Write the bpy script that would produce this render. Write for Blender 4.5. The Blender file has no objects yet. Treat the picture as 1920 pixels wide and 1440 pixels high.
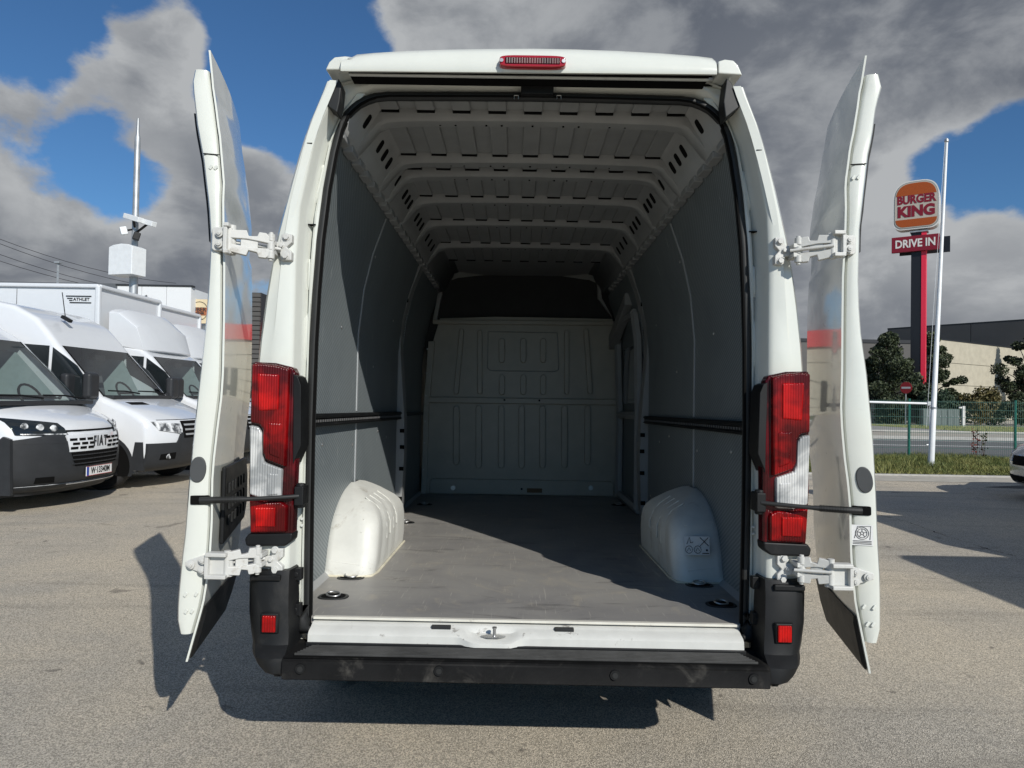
import bpy, bmesh, math, random
from mathutils import Vector, Matrix, Euler
R = math.radians
random.seed(7)
S = bpy.context.scene
COL = S.collection

# ------------------------------------------------------------------ camera
F_PX, CAM_H = 1331.0, 1.40
PITCH, ROLL = R(1.08), R(1.0)
cam = bpy.data.cameras.new('camera'); camo = bpy.data.objects.new('camera', cam); COL.objects.link(camo)
CR = Matrix.Rotation(R(90) + PITCH, 3, 'X') @ Matrix.Rotation(ROLL, 3, 'Z')
camo.matrix_world = Matrix.Translation((0, 0, CAM_H)) @ CR.to_4x4()
cam.sensor_width = 36; cam.lens = 36 * F_PX / 1920; cam.clip_start = .05; cam.clip_end = 2000
S.camera = camo
S.cycles.diffuse_bounces = 2
# ------------------------------------------------------------------ world + sun
SUN_EL, SUN_AZ = 32.0, 150.0
SUN_STRENGTH, SKY_STRENGTH = 4.2, 0.1
S.view_settings.view_transform = 'Standard'; S.view_settings.look = 'None'
S.view_settings.exposure = 0.0; S.view_settings.gamma = 1.0; S.view_settings.use_curve_mapping = False
sun = bpy.data.lights.new('sun', 'SUN'); sun.energy = SUN_STRENGTH; sun.angle = R(.5); sun.color = (1, .965, .90)
suno = bpy.data.objects.new('sun', sun); COL.objects.link(suno)
sd = Vector((-math.sin(R(SUN_AZ)) * math.cos(R(SUN_EL)), -math.cos(R(SUN_AZ)) * math.cos(R(SUN_EL)), -math.sin(R(SUN_EL))))
suno.rotation_euler = sd.to_track_quat('-Z', 'Y').to_euler(); suno.location = (10, -17, 12)


def ray(px, py):
    return CR @ Vector(((px - 960) / F_PX, -(py - 720) / F_PX, -1))


def at(px, py, Y):
    """point of the place seen at a photo position, on the plane at distance Y"""
    d = ray(px, py); t = Y / d.y
    return Vector((d.x * t, Y, CAM_H + d.z * t))


def on_ground(px, py, z=0):
    d = ray(px, py); t = (z - CAM_H) / d.z
    return Vector((d.x * t, d.y * t, z))


# node helper
class NT:
    def __init__(s, nt): s.n = nt.nodes; s.l = nt.links
    def node(s, typ, **kw):
        n = s.n.new(typ)
        for k, v in kw.items():
            if k.startswith('i_'):
                key = k[2:]; key = int(key) if key.isdigit() else key.replace('_', ' ')
                if isinstance(v, bpy.types.NodeSocket): s.l.new(v, n.inputs[key])
                else: n.inputs[key].default_value = v
            else: setattr(n, k, v)
        return n
    def math(s, op, a, b=None, c=None, clamp=False):
        n = s.n.new('ShaderNodeMath'); n.operation = op; n.use_clamp = clamp
        for i, v in enumerate((a, b, c)):
            if v is None: continue
            if isinstance(v, bpy.types.NodeSocket): s.l.new(v, n.inputs[i])
            else: n.inputs[i].default_value = v
        return n.outputs[0]
    def vmath(s, op, a, b=None):
        n = s.n.new('ShaderNodeVectorMath'); n.operation = op
        for i, v in enumerate((a, b)):
            if v is None: continue
            if isinstance(v, bpy.types.NodeSocket): s.l.new(v, n.inputs[i])
            else: n.inputs[i].default_value = v
        return n.outputs['Value'] if op in ('DOT_PRODUCT', 'LENGTH', 'DISTANCE') else n.outputs[0]
    def mix(s, f, a, b, typ='MIX'):
        n = s.n.new('ShaderNodeMix'); n.data_type = 'RGBA'; n.blend_type = typ
        for k, v in ((0, f), (6, a), (7, b)):
            if isinstance(v, bpy.types.NodeSocket): s.l.new(v, n.inputs[k])
            else: n.inputs[k].default_value = v if k == 0 or len(v) == 4 else (*v, 1)
        return n.outputs[2]
    def noise(s, vec, scale, detail=4, rough=.55, dist=0, out=0):
        n = s.n.new('ShaderNodeTexNoise'); n.inputs['Scale'].default_value = scale
        n.inputs['Detail'].default_value = detail; n.inputs['Roughness'].default_value = rough
        n.inputs['Distortion'].default_value = dist
        if vec is not None: s.l.new(vec, n.inputs['Vector'])
        return n.outputs[out]
    def ramp(s, f, lo, hi, smooth=True):
        n = s.n.new('ShaderNodeMapRange'); n.interpolation_type = 'SMOOTHSTEP' if smooth else 'LINEAR'
        for i, v in enumerate((f, lo, hi)):
            if isinstance(v, bpy.types.NodeSocket): s.l.new(v, n.inputs[i])
            else: n.inputs[i].default_value = v
        return n.outputs[0]


W = bpy.data.worlds.new('World'); S.world = W; W.use_nodes = True
t = NT(W.node_tree); t.n.clear()
sky = t.node('ShaderNodeTexSky', sky_type='NISHITA', sun_disc=False, sun_elevation=R(SUN_EL), sun_rotation=R(SUN_AZ),
             air_density=1.0, dust_density=.1, ozone_density=2.5, altitude=200)
tc = t.node('ShaderNodeTexCoord'); D = tc.outputs['Generated']
sx = t.node('ShaderNodeSeparateXYZ', i_0=D)
# clouds: a flat layer seen in perspective, flattened near the horizon
dz = t.math('ADD', t.math('MAXIMUM', sx.outputs[2], 0.0), .30)
cp = t.node('ShaderNodeCombineXYZ', i_0=sx.outputs[0], i_1=sx.outputs[1], i_2=t.math('MULTIPLY', sx.outputs[2], 1.6)).outputs[0]
n1 = t.noise(cp, 4.4, 12, .56, .12)
n2 = t.noise(cp, 13.0, 10, .62, .25)


def lobe(px, py, r, amp):
    d = ray(px, py).normalized()
    dd = t.vmath('DOT_PRODUCT', D, tuple(d))
    return t.math('MULTIPLY', t.ramp(dd, math.cos(r * 1.0), 1.0), amp)


bias = None
LOBES = [(520, 30, .20, -.34), (560, 200, .15, -.30), (110, 280, .15, -.30), (270, 310, .10, -.22), (20, 20, .10, -.24), (200, 10, .08, -.20), (170, 110, .05, -.16), (430, 190, .07, -.10),
         (60, 130, .09, .26), (300, 140, .12, .36), (340, 60, .06, .16), (500, 370, .12, .38), (150, 440, .20, .34), (330, 400, .14, .2), (20, 400, .1, .2),
         (1870, 330, .11, -.34), (1690, 315, .08, -.20), (1430, 430, .05, -.25), (1910, 260, .06, -.14), (1400, -60, .55, .40), (1000, -100, .3, .3), (1600, 40, .2, .18), (1700, 660, .22, .22), (1620, 420, .1, .2), (1400, 300, .16, .14), (1900, 520, .10, .16)]
for L in LOBES:
    v = lobe(*L); bias = v if bias is None else t.math('ADD', bias, v)
dens = t.math('ADD', t.math('ADD', t.math('MULTIPLY', n1, 1.0), t.math('MULTIPLY', n2, .30)), t.math('ADD', bias, -.02))
dens = t.math('SUBTRACT', dens, t.math('MULTIPLY', t.ramp(t.math('MULTIPLY', sx.outputs[1], -1.0), 0.0, .5), .12))   # clearer towards the sun behind the camera
mask = t.ramp(dens, .555, .70)
thick = t.ramp(dens, .60, 1.0)
# thick cores grey, thin rims bright; broad light and dark billows
n3 = t.noise(cp, 7.5, 11, .58, .25)
rim = t.math('SUBTRACT', 1.0, thick)
lit = t.math('ADD', t.math('MULTIPLY', rim, .42), t.math('MULTIPLY', t.ramp(n3, .40, .66), .50), clamp=True)
for L in [(760, 20, .32, .40), (1640, 400, .13, .35), (1885, 480, .12, .45), (1500, 330, .25, .14), (1750, 620, .2, .2), (250, 470, .2, .12), (330, 90, .16, .30), (480, 300, .16, .22), (150, 400, .14, .15), (60, 90, .10, .2)]:
    lit = t.math('ADD', lit, lobe(*L), clamp=True)
lowd = t.ramp(sx.outputs[2], .0, .17)
lit = t.math('MULTIPLY', lit, t.math('ADD', t.math('MULTIPLY', lowd, .35), .65))
ccol = t.mix(lit, (1.18, 1.34, 1.66), (4.4, 4.55, 4.7))
blue = t.mix(1.0, sky.outputs[0], (.42, .66, .86), 'MULTIPLY')
skyc = t.mix(mask, blue, ccol)
bg = t.node('ShaderNodeBackground', i_Color=skyc, i_Strength=SKY_STRENGTH)
wo = t.node('ShaderNodeOutputWorld'); t.l.new(bg.outputs[0], wo.inputs[0])


# ------------------------------------------------------------------ materials
MATS = {}


def mat(name, col, rough=.5, metal=0, coat=0, vary=.06, vscale=8, bump=0, bscale=60, trans=0, emit=0, spec=.5, dirt=None, dscale=3, dlo=.55, dhi=.75):
    if name in MATS: return MATS[name]
    m = bpy.data.materials.new(name); m.use_nodes = True; MATS[name] = m
    q = NT(m.node_tree); p = m.node_tree.nodes['Principled BSDF']
    tcc = q.node('ShaderNodeTexCoord').outputs['Object']
    nz = q.noise(tcc, vscale, 5, .6)
    c = q.mix(q.ramp(nz, .3, .7), tuple(max(0, x * (1 - vary)) for x in col), tuple(min(1, x * (1 + vary)) for x in col))
    if dirt:
        c = q.mix(q.math('MULTIPLY', q.ramp(q.noise(tcc, dscale, 8, .7, .6), dlo, dhi), dirt[3]), c, dirt[:3])
    q.l.new(c, p.inputs['Base Color'])
    rr = q.math('ADD', q.math('MULTIPLY', q.noise(tcc, vscale * 2.3, 5, .6), .16), rough - .08, clamp=True)
    q.l.new(rr, p.inputs['Roughness'])
    p.inputs['Metallic'].default_value = metal; p.inputs['Coat Weight'].default_value = coat
    p.inputs['Coat Roughness'].default_value = .05
    p.inputs['Specular IOR Level'].default_value = spec
    p.inputs['Transmission Weight'].default_value = trans
    if bump:
        b = q.node('ShaderNodeBump', i_Strength=bump, i_Distance=.01, i_Height=q.noise(tcc, bscale, 4, .6))
        q.l.new(b.outputs[0], p.inputs['Normal'])
    return m


PAINT = mat('van_white_paint', (.655, .672, .615), .30, spec=.15, coat=1.0, vary=.015, dirt=(.42, .40, .36, .30), dscale=8, dlo=.60, dhi=.8)
JAMB = mat('door_jamb_paint', (.62, .64, .61), .30, coat=.3, vary=.03, dirt=(.32, .29, .25, .5), dscale=7, dlo=.56, dhi=.76)
INNERSHADE = mat('shaded_interior_paint', (.30, .307, .305), .45, vary=.05, dirt=(.25, .23, .2, .4))  # white van paint darkened, the load bay's shade put into its colour
ARCHPAINT = mat('wheel_arch_paint', (.68, .68, .63), .42, vary=.05, dirt=(.30, .25, .18, .75), dscale=5, dlo=.58, dhi=.74, bump=.08, bscale=14)
BLACKP = mat('black_plastic', (.009, .0095, .010), .5, spec=.28, vary=.2, dirt=(.045, .043, .04, .5), dscale=4, bump=.06, bscale=300)
BLACKW = mat('worn_bumper_plastic', (.009, .009, .009), .65, spec=.12, vary=.25, dirt=(.085, .08, .07, .7), dscale=7, dlo=.52, dhi=.78, bump=.12, bscale=160)
RUBBER = mat('rubber_seal', (.022, .023, .023), .5, spec=.3, vary=.1)
DARK = mat('dark_gap', (.005, .005, .005), .9, spec=.1)
STEEL = mat('steel', (.55, .55, .54), .35, metal=.9, dirt=(.25, .2, .15, .5))
GALV = mat('galvanised_steel', (.42, .44, .45), .5, metal=.6, vary=.15, vscale=4)
HINGEM = mat('hinge_paint', (.56, .56, .53), .4, vary=.05, dirt=(.28, .24, .18, .7), dscale=16, dlo=.55, dhi=.75, bump=.1, bscale=40)
GLASS = mat('dark_glass', (.012, .016, .018), .04, coat=.5)
TYRE = mat('tyre_rubber', (.022, .022, .023), .8, bump=.3, bscale=80)
WHITE2 = mat('parked_van_paint', (.68, .70, .72), .22, coat=.7, vary=.01)
GREYP = mat('grey_bumper_plastic', (.026, .028, .031), .5, spec=.35, vary=.08)
RIM = mat('wheel_rim', (.55, .56, .57), .35, metal=.5)


def custom(name, fn):
    m = bpy.data.materials.new(name); m.use_nodes = True; MATS[name] = m
    q = NT(m.node_tree); p = m.node_tree.nodes['Principled BSDF']
    fn(q, p, q.node('ShaderNodeTexCoord').outputs['Object']); return m


def f_asphalt(q, p, v):
    fine = q.noise(v, 190, 3, .7); vor = q.node('ShaderNodeTexVoronoi', i_Scale=215.0, feature='F1'); q.l.new(v, vor.inputs['Vector'])
    st = q.mix(q.ramp(vor.outputs['Color'], .25, .8), (.31, .283, .232), (.69, .622, .508))
    st = q.mix(q.math('MULTIPLY', q.ramp(fine, .56, .72), .7), st, (.11, .10, .09))
    big = q.noise(v, .55, 6, .6, .4); mid = q.noise(v, 3.2, 6, .65)
    c = q.mix(1.0, st, q.mix(q.ramp(big, .3, .7), (.86, .87, .90), (1.16, 1.12, 1.06)), 'MULTIPLY')
    c = q.mix(q.math('MULTIPLY', q.ramp(mid, .62, .78), .35), c, (.12, .112, .10))
    c = q.mix(q.math('MULTIPLY', q.ramp(q.noise(v, 1.7, 3, .5, 1.0), .66, .74), .5), c, (.07, .065, .058))
    c = q.mix(q.math('MULTIPLY', q.ramp(q.noise(v, 5.5, 2, .5, .4), .70, .75), .55), c, (.075, .07, .062))
    mt = q.node('ShaderNodeMapping', i_Vector=v); mt.inputs['Rotation'].default_value = (0, 0, .25); mt.inputs['Scale'].default_value = (.35, 3.2, 1)
    c = q.mix(q.math('MULTIPLY', q.ramp(q.noise(mt.outputs[0], 1.1, 5, .6, .2), .52, .70), .28), c, (.16, .148, .13))
    q.l.new(c, p.inputs['Base Color']); p.inputs['Roughness'].default_value = .93; p.inputs['Specular IOR Level'].default_value = .2
    b = q.node('ShaderNodeBump', i_Strength=.7, i_Distance=.006, i_Height=q.math('ADD', q.math('MULTIPLY', vor.outputs['Distance'], .8), fine)); q.l.new(b.outputs[0], p.inputs['Normal'])
ASPHALT = custom('light_asphalt', f_asphalt)


def f_floor(q, p, v):
    mp = q.node('ShaderNodeMapping', i_Vector=v); mp.inputs['Scale'].default_value = (1.2, 5, 1); mv = mp.outputs[0]
    c = q.mix(q.ramp(q.noise(v, 2.0, 6, .6, .5), .3, .7), (.235, .227, .218), (.315, .302, .278))
    c = q.mix(q.math('MULTIPLY', q.ramp(q.noise(v, 3.1, 8, .72, 1.5), .52, .72), .75), c, (.40, .36, .29))
    c = q.mix(q.math('MULTIPLY', q.ramp(q.noise(mv, 2.4, 8, .7, 1.0), .54, .70), .6), c, (.11, .105, .10))
    for rot, sc, off in ((.5, 3.0, 0), (-.9, 2.2, 4), (1.3, 3.7, 9), (.1, 2.6, 2)):
        m2 = q.node('ShaderNodeMapping', i_Vector=v); m2.inputs['Rotation'].default_value = (0, 0, rot); m2.inputs['Scale'].default_value = (38, 1.3, 1); m2.inputs['Location'].default_value = (off, off, 0)
        c = q.mix(q.math('MULTIPLY', q.ramp(q.noise(m2.outputs[0], sc, 4, .6, .15), .66, .71), .5), c, (.52, .49, .43))
    q.l.new(c, p.inputs['Base Color']); p.inputs['Roughness'].default_value = .42; p.inputs['Specular IOR Level'].default_value = .35
    wv = q.node('ShaderNodeTexWave', i_Scale=110.0); q.l.new(v, wv.inputs['Vector'])
    b = q.node('ShaderNodeBump', i_Strength=.15, i_Distance=.001, i_Height=wv.outputs[1]); q.l.new(b.outputs[0], p.inputs['Normal'])
FLOORM = custom('cargo_floor_board', f_floor)


def f_lining(q, p, v):
    wv = q.node('ShaderNodeTexWave', i_Scale=17.0, i_Distortion=.0, bands_direction='DIAGONAL')
    mp = q.node('ShaderNodeMapping', i_Vector=v); mp.inputs['Scale'].default_value = (0, 1, 1.8); q.l.new(mp.outputs[0], wv.inputs['Vector'])
    c = q.mix(wv.outputs[1], (.145, .168, .176), (.235, .264, .274))
    c = q.mix(q.math('MULTIPLY', q.ramp(q.noise(v, 2.6, 6, .6, .4), .45, .7), .35), c, (.13, .15, .16))
    m2 = q.node('ShaderNodeMapping', i_Vector=v); m2.inputs['Scale'].default_value = (1, 30, 2.2); m2.inputs['Rotation'].default_value = (.12, 0, 0)
    c = q.mix(q.math('MULTIPLY', q.ramp(q.noise(m2.outputs[0], 2.2, 4, .6, .2), .66, .72), .5), c, (.55, .57, .57))
    q.l.new(c, p.inputs['Base Color']); p.inputs['Roughness'].default_value = .5; p.inputs['Specular IOR Level'].default_value = .3
    b = q.node('ShaderNodeBump', i_Strength=.35, i_Distance=.002, i_Height=wv.outputs[1]); q.l.new(b.outputs[0], p.inputs['Normal'])
LINING = custom('wall_lining_plastic', f_lining)


def f_lens(col, dark, emi=0):
    def f(q, p, v):
        wv = q.node('ShaderNodeTexWave', i_Scale=34.0, bands_direction='X'); q.l.new(v, wv.inputs['Vector'])
        wz = q.node('ShaderNodeTexWave', i_Scale=30.0, bands_direction='Z'); q.l.new(v, wz.inputs['Vector'])
        n = q.noise(v, 11, 3, .5, .5)
        c = q.mix(q.ramp(n, .38, .66), dark, col); c = q.mix(q.math('MULTIPLY', q.math('MULTIPLY', wv.outputs[1], wz.outputs[1]), .0), c, col)
        q.l.new(c, p.inputs['Base Color']); p.inputs['Roughness'].default_value = .18; p.inputs['Coat Weight'].default_value = .12; p.inputs['Specular IOR Level'].default_value = .3
        b = q.node('ShaderNodeBump', i_Strength=.5, i_Distance=.003, i_Height=wv.outputs[1]); q.l.new(b.outputs[0], p.inputs['Normal'])
    return f
RED = custom('red_lens', f_lens((.26, .002, .003), (.07, .001, .002)))
REDD = custom('dark_red_lens', f_lens((.10, .004, .008), (.03, .003, .004)))
CLEAR = custom('clear_lens', f_lens((.62, .62, .60), (.30, .31, .31)))
REDR = custom('red_reflector', f_lens((.50, .005, .004), (.24, .002, .003)))
HEADL = custom('headlamp_lens', f_lens((.75, .77, .78), (.08, .085, .09)))


# ------------------------------------------------------------------ mesh building
def interp(tab, x):
    if x <= tab[0][0]: return tab[0][1]
    for (a, b), (c, d) in zip(tab, tab[1:]):
        if x <= c: return b + (d - b) * (x - a) / (c - a)
    return tab[-1][1]


class MB:
    def __init__(s): s.v = []; s.f = []
    def add(s, vs, fs):
        o = len(s.v); s.v += [tuple(v) for v in vs]; s.f += [tuple(i + o for i in f) for f in fs]; return s
    def box(s, c, d, rot=None):
        hx, hy, hz = d[0] / 2, d[1] / 2, d[2] / 2
        vs = [Vector((x * hx, y * hy, z * hz)) for x in (-1, 1) for y in (-1, 1) for z in (-1, 1)]
        if rot is not None:
            M = Euler(rot).to_matrix() if not isinstance(rot, Matrix) else rot
            vs = [M @ v for v in vs]
        vs = [v + Vector(c) for v in vs]
        return s.add(vs, [(0, 1, 3, 2), (4, 6, 7, 5), (0, 4, 5, 1), (2, 3, 7, 6), (0, 2, 6, 4), (1, 5, 7, 3)])
    def b2(s, lo, hi):
        return s.box([(a + b) / 2 for a, b in zip(lo, hi)], [abs(b - a) for a, b in zip(lo, hi)])
    def prism(s, A, B):
        """two matching rings joined, capped"""
        n = len(A)
        return s.add(list(A) + list(B), [tuple(range(n - 1, -1, -1)), tuple(range(n, 2 * n))] + [(i, (i + 1) % n, n + (i + 1) % n, n + i) for i in range(n)])
    def loft(s, rings, closed=False, caps=False):
        n = len(rings[0]); vs = [p for r in rings for p in r]; fs = []
        for k in range(len(rings) - 1):
            for i in range(n if closed else n - 1):
                j = (i + 1) % n; fs.append((k * n + i, k * n + j, (k + 1) * n + j, (k + 1) * n + i))
        if caps: fs += [tuple(range(n - 1, -1, -1)), tuple(range((len(rings) - 1) * n, len(rings) * n))]
        return s.add(vs, fs)
    def tube(s, path, r, n=8, caps=True):
        path = [Vector(p) for p in path]; rings = []
        for i, p in enumerate(path):
            d = (path[min(i + 1, len(path) - 1)] - path[max(i - 1, 0)]).normalized()
            up = Vector((0, 0, 1)) if abs(d.z) < .9 else Vector((0, 1, 0))
            a = d.cross(up).normalized(); b = d.cross(a); rr = r[i] if isinstance(r, (list, tuple)) else r
            rings.append([p + (a * math.cos(k * 2 * math.pi / n) + b * math.sin(k * 2 * math.pi / n)) * rr for k in range(n)])
        return s.loft(rings, True, caps)
    def disc(s, c, axis, r, h, n=20, r2=None):
        c = Vector(c); ax = Vector(axis).normalized(); return s.tube([c, c + ax * h], [r, r if r2 is None else r2], n)
    def lathe(s, c, axis, prof, n=28):
        c = Vector(c); ax = Vector(axis).normalized()
        up = Vector((0, 0, 1)) if abs(ax.z) < .9 else Vector((1, 0, 0)); a = ax.cross(up).normalized(); b = ax.cross(a)
        return s.loft([[c + ax * h + (a * math.cos(k * 2 * math.pi / n) + b * math.sin(k * 2 * math.pi / n)) * r for k in range(n)] for r, h in prof], True, False)
    def build(s, name, m, parent=None, bevel=0, seg=2, smooth=30, solid=0, fix=True):
        me = bpy.data.meshes.new(name); me.from_pydata(s.v, [], s.f)
        if fix:
            bm = bmesh.new(); bm.from_mesh(me); bmesh.ops.recalc_face_normals(bm, faces=bm.faces); bm.to_mesh(me); bm.free()
        me.materials.append(m)
        if smooth:
            me.shade_smooth(); me.set_sharp_from_angle(angle=R(smooth))
        o = bpy.data.objects.new(name, me); COL.objects.link(o); o.parent = parent
        if solid:
            q = o.modifiers.new('s', 'SOLIDIFY'); q.thickness = solid; q.offset = 0
        if bevel:
            q = o.modifiers.new('b', 'BEVEL'); q.width = bevel; q.segments = seg; q.limit_method = 'ANGLE'; q.angle_limit = R(28); q.harden_normals = True
        return o


def tag(o, label=None, cat=None, group=None, kind=None):
    if label: o['label'] = label
    if cat: o['category'] = cat
    if group: o['group'] = group
    if kind: o['kind'] = kind
    return o


def empty(name, loc=(0, 0, 0), rz=0, label=None, cat=None, group=None, rot=None):
    o = bpy.data.objects.new(name, None); COL.objects.link(o); o.location = loc; o.empty_display_size = .2
    o.rotation_euler = rot if rot else (0, 0, rz)
    return tag(o, label, cat, group)


def copy_part(o, parent, **kw):
    c = o.copy(); COL.objects.link(c); c.parent = parent
    for k, v in kw.items(): setattr(c, k, v)
    return c


def text(s, size, m, parent, M, name='lettering', extrude=.002, bold=0, sx=1, align='CENTER', italic=0, space=1):
    c = bpy.data.curves.new('t', 'FONT'); c.body = s; c.size = size; c.extrude = extrude; c.offset = bold; c.align_x = align; c.align_y = 'CENTER'; c.shear = italic
    c.resolution_u = 3; c.space_character = space
    o = bpy.data.objects.new('t', c); COL.objects.link(o)
    dg = bpy.context.evaluated_depsgraph_get(); me = bpy.data.meshes.new_from_object(o.evaluated_get(dg))
    bpy.data.objects.remove(o); bpy.data.curves.remove(c)
    me.transform(Matrix.Diagonal((sx, 1, 1, 1))); me.transform(M); me.materials.clear(); me.materials.append(m)
    o = bpy.data.objects.new(name, me); COL.objects.link(o); o.parent = parent; return o


def facing(loc, right, up):
    r = Vector(right).normalized(); u = Vector(up); u = (u - r * u.dot(r)).normalized(); n = r.cross(u)
    return Matrix(((r.x, u.x, n.x, loc[0]), (r.y, u.y, n.y, loc[1]), (r.z, u.z, n.z, loc[2]), (0, 0, 0, 1)))


def oval(cx, cz, w, h, n=20, sq=2.6):
    out = []
    for k in range(n):
        a = 2 * math.pi * k / n; c, s_ = math.cos(a), math.sin(a)
        out.append((cx + w / 2 * math.copysign(abs(c) ** (2 / sq), c), cz + h / 2 * math.copysign(abs(s_) ** (2 / sq), s_)))
    return out

# ================================================================== THE SETTING
def sheet(name, pts, z, m, kind='structure', n=1):
    b = MB(); b.add([(x, y, z) for x, y in pts], [tuple(range(len(pts)))]); return tag(b.build(name, m, smooth=0), kind=kind)


sheet('ground', [(-600, -300), (600, -300), (600, 14.0), (-600, 14.0)], 0, ASPHALT)
EARTH = mat('verge_soil', (.09, .085, .05), .95, vary=.4, vscale=3)
ROADM = mat('road_asphalt', (.13, .13, .13), .9, vary=.2, vscale=30, bump=.3, bscale=120, dirt=(.2, .2, .19, .5))
PAVEM = mat('pavement_concrete', (.40, .37, .31), .9, vary=.1, vscale=5, dirt=(.25, .23, .2, .5))
KERBM = mat('kerb_concrete', (.42, .41, .38), .85, vary=.1, vscale=9, dirt=(.2, .19, .17, .5))
LINEM = mat('road_paint', (.7, .7, .68), .7, vary=.08, dirt=(.2, .2, .2, .5), dscale=20)
LAWN = mat('lawn_soil', (.06, .085, .025), .95, vary=.3, vscale=4)
# far ground behind everything
sheet('terrain', [(-600, 14.0), (600, 14.0), (600, 900), (-600, 900)], -.03, mat('far_asphalt', (.20, .19, .17), .95, vary=.15, vscale=.4))
sheet('parking_ground', [(-120, 14.0), (5.2, 14.0), (5.2, 70), (-120, 70)], -.004, ASPHALT)
sheet('concrete_edge', [(4.2, 12.9), (60, 12.9), (60, 13.86), (4.2, 13.86)], .004, mat('edge_concrete', (.40, .375, .32), .9, vary=.12, vscale=4, dirt=(.22, .2, .17, .6), dscale=6))
sheet('patched_asphalt', [(8.1, 12.2), (9.0, 12.55), (11.2, 12.5), (12.2, 12.0), (10.5, 11.75)], .005, mat('asphalt_patch', (.07, .068, .06), .95, vary=.2))
b = MB(); b.b2((5.2, 13.88, -.05), (60, 14.0, .03)); tag(b.build('kerb', KERBM, bevel=.01), kind='structure')
sheet('verge', [(5.2, 14.0), (60, 14.0), (60, 18.9), (5.2, 18.9)], .01, EARTH)
sheet('road', [(5.2, 18.9), (80, 18.9), (80, 28.6), (5.2, 28.6)], 0, ROADM)
sheet('road_marking', [(5.2, 24.1), (80, 24.1), (80, 24.35), (5.2, 24.35)], .006, LINEM)
sheet('road_marking', [(5.2, 27.4), (80, 27.4), (80, 27.6), (5.2, 27.6)], .006, LINEM)
b = MB(); b.b2((5.2, 28.6, -.05), (80, 28.78, .12)); tag(b.build('kerb', KERBM, bevel=.02), kind='structure')
sheet('pavement', [(5.2, 28.78), (80, 28.78), (80, 34), (5.2, 34)], .1, PAVEM)
sheet('path', [(14.0, 34), (23.0, 34), (19.5, 50), (10.0, 50)], .106, mat('path_paving', (.3, .29, .27), .9, vary=.1))
b = MB(); b.b2((5.2, 33.9, 0), (80, 34.05, .16)); tag(b.build('kerb', KERBM, bevel=.02), kind='structure')
sheet('lawn', [(5.2, 34.05), (80, 34.05), (80, 44), (5.2, 44)], .1, LAWN)
sheet('yard', [(5.2, 44), (80, 44), (80, 120), (5.2, 120)], .09, PAVEM)
# crack running over the asphalt
rr = random.Random(3); cr = [on_ground(x, y, .003) for x, y in ((1640, 963), (1700, 978), (1760, 1000), (1830, 1023), (1900, 1042), (2010, 1072))]
pts = []
for a, c in zip(cr, cr[1:]):
    for k in range(10): pts.append(a.lerp(c, k / 10) + Vector((rr.uniform(-.02, .02), rr.uniform(-.02, .02), 0)))
b = MB(); b.loft([[p + Vector((0, -.014, 0)), p + Vector((0, .014 + rr.uniform(0, .01), 0))] for p in pts]); tag(b.build('asphalt_crack', DARK, smooth=0), kind='structure')


# ================================================================== MAIN VAN
VX, VY = .066, 2.61
van = empty('cargo_van', (VX, VY, 0), rot=(R(-.9), 0, R(-.35)),
            label='large white high-roof cargo van with both rear doors open and an empty load bay', cat='van')
VM = Matrix.Translation((VX, VY, 0)) @ Euler((R(-.9), 0, R(-.35))).to_matrix().to_4x4(); VI = VM.inverted()


def vp(px, py, yl):
    """photo position -> van coordinates on the cross plane y = yl"""
    o = VI @ Vector((0, 0, CAM_H)); d = VI.to_3x3() @ ray(px, py); k = (yl - o.y) / d.y; p = o + d * k
    return p


def vz(px, py, yl): p = vp(px, py, yl); return (p.x, p.z)


FZ = .56
w_ = [(.34, .985), (.6, 1.01), (.9, 1.025), (1.49, 1.025), (1.67, 1.012), (1.96, .972), (2.26, .903), (2.42, .858), (2.57, .800)]
inn_ = [(.5, .875), (1.9, .878), (2.1, .868), (2.38, .815), (2.57, .735)]
seal_ = [(.5, .818), (1.2, .828), (1.7, .824), (2.0, .808), (2.2, .788), (2.34, .766), (2.43, .746), (2.49, .722), (2.53, .685), (2.56, .63)]
SY = .10        # depth of the door seal behind the rear panels
ZTOP = 2.575
SEC = [(1.02, .42), (1.028, .8), (1.03, 1.0), (1.028, 1.3), (1.015, 1.67), (.978, 1.96), (.90, 2.26), (.85, 2.42), (.80, 2.53), (.74, 2.60), (.62, 2.645), (.35, 2.68), (0, 2.69)]


def ring(y, k=1, kw=1, zc=.42, drop=0):
    pts = [(x * kw, zc + (z - zc) * k + drop) for x, z in SEC]
    return [(x, y, z) for x, z in pts] + [(-x, y, z) for x, z in reversed(pts[:-1])]


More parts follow.
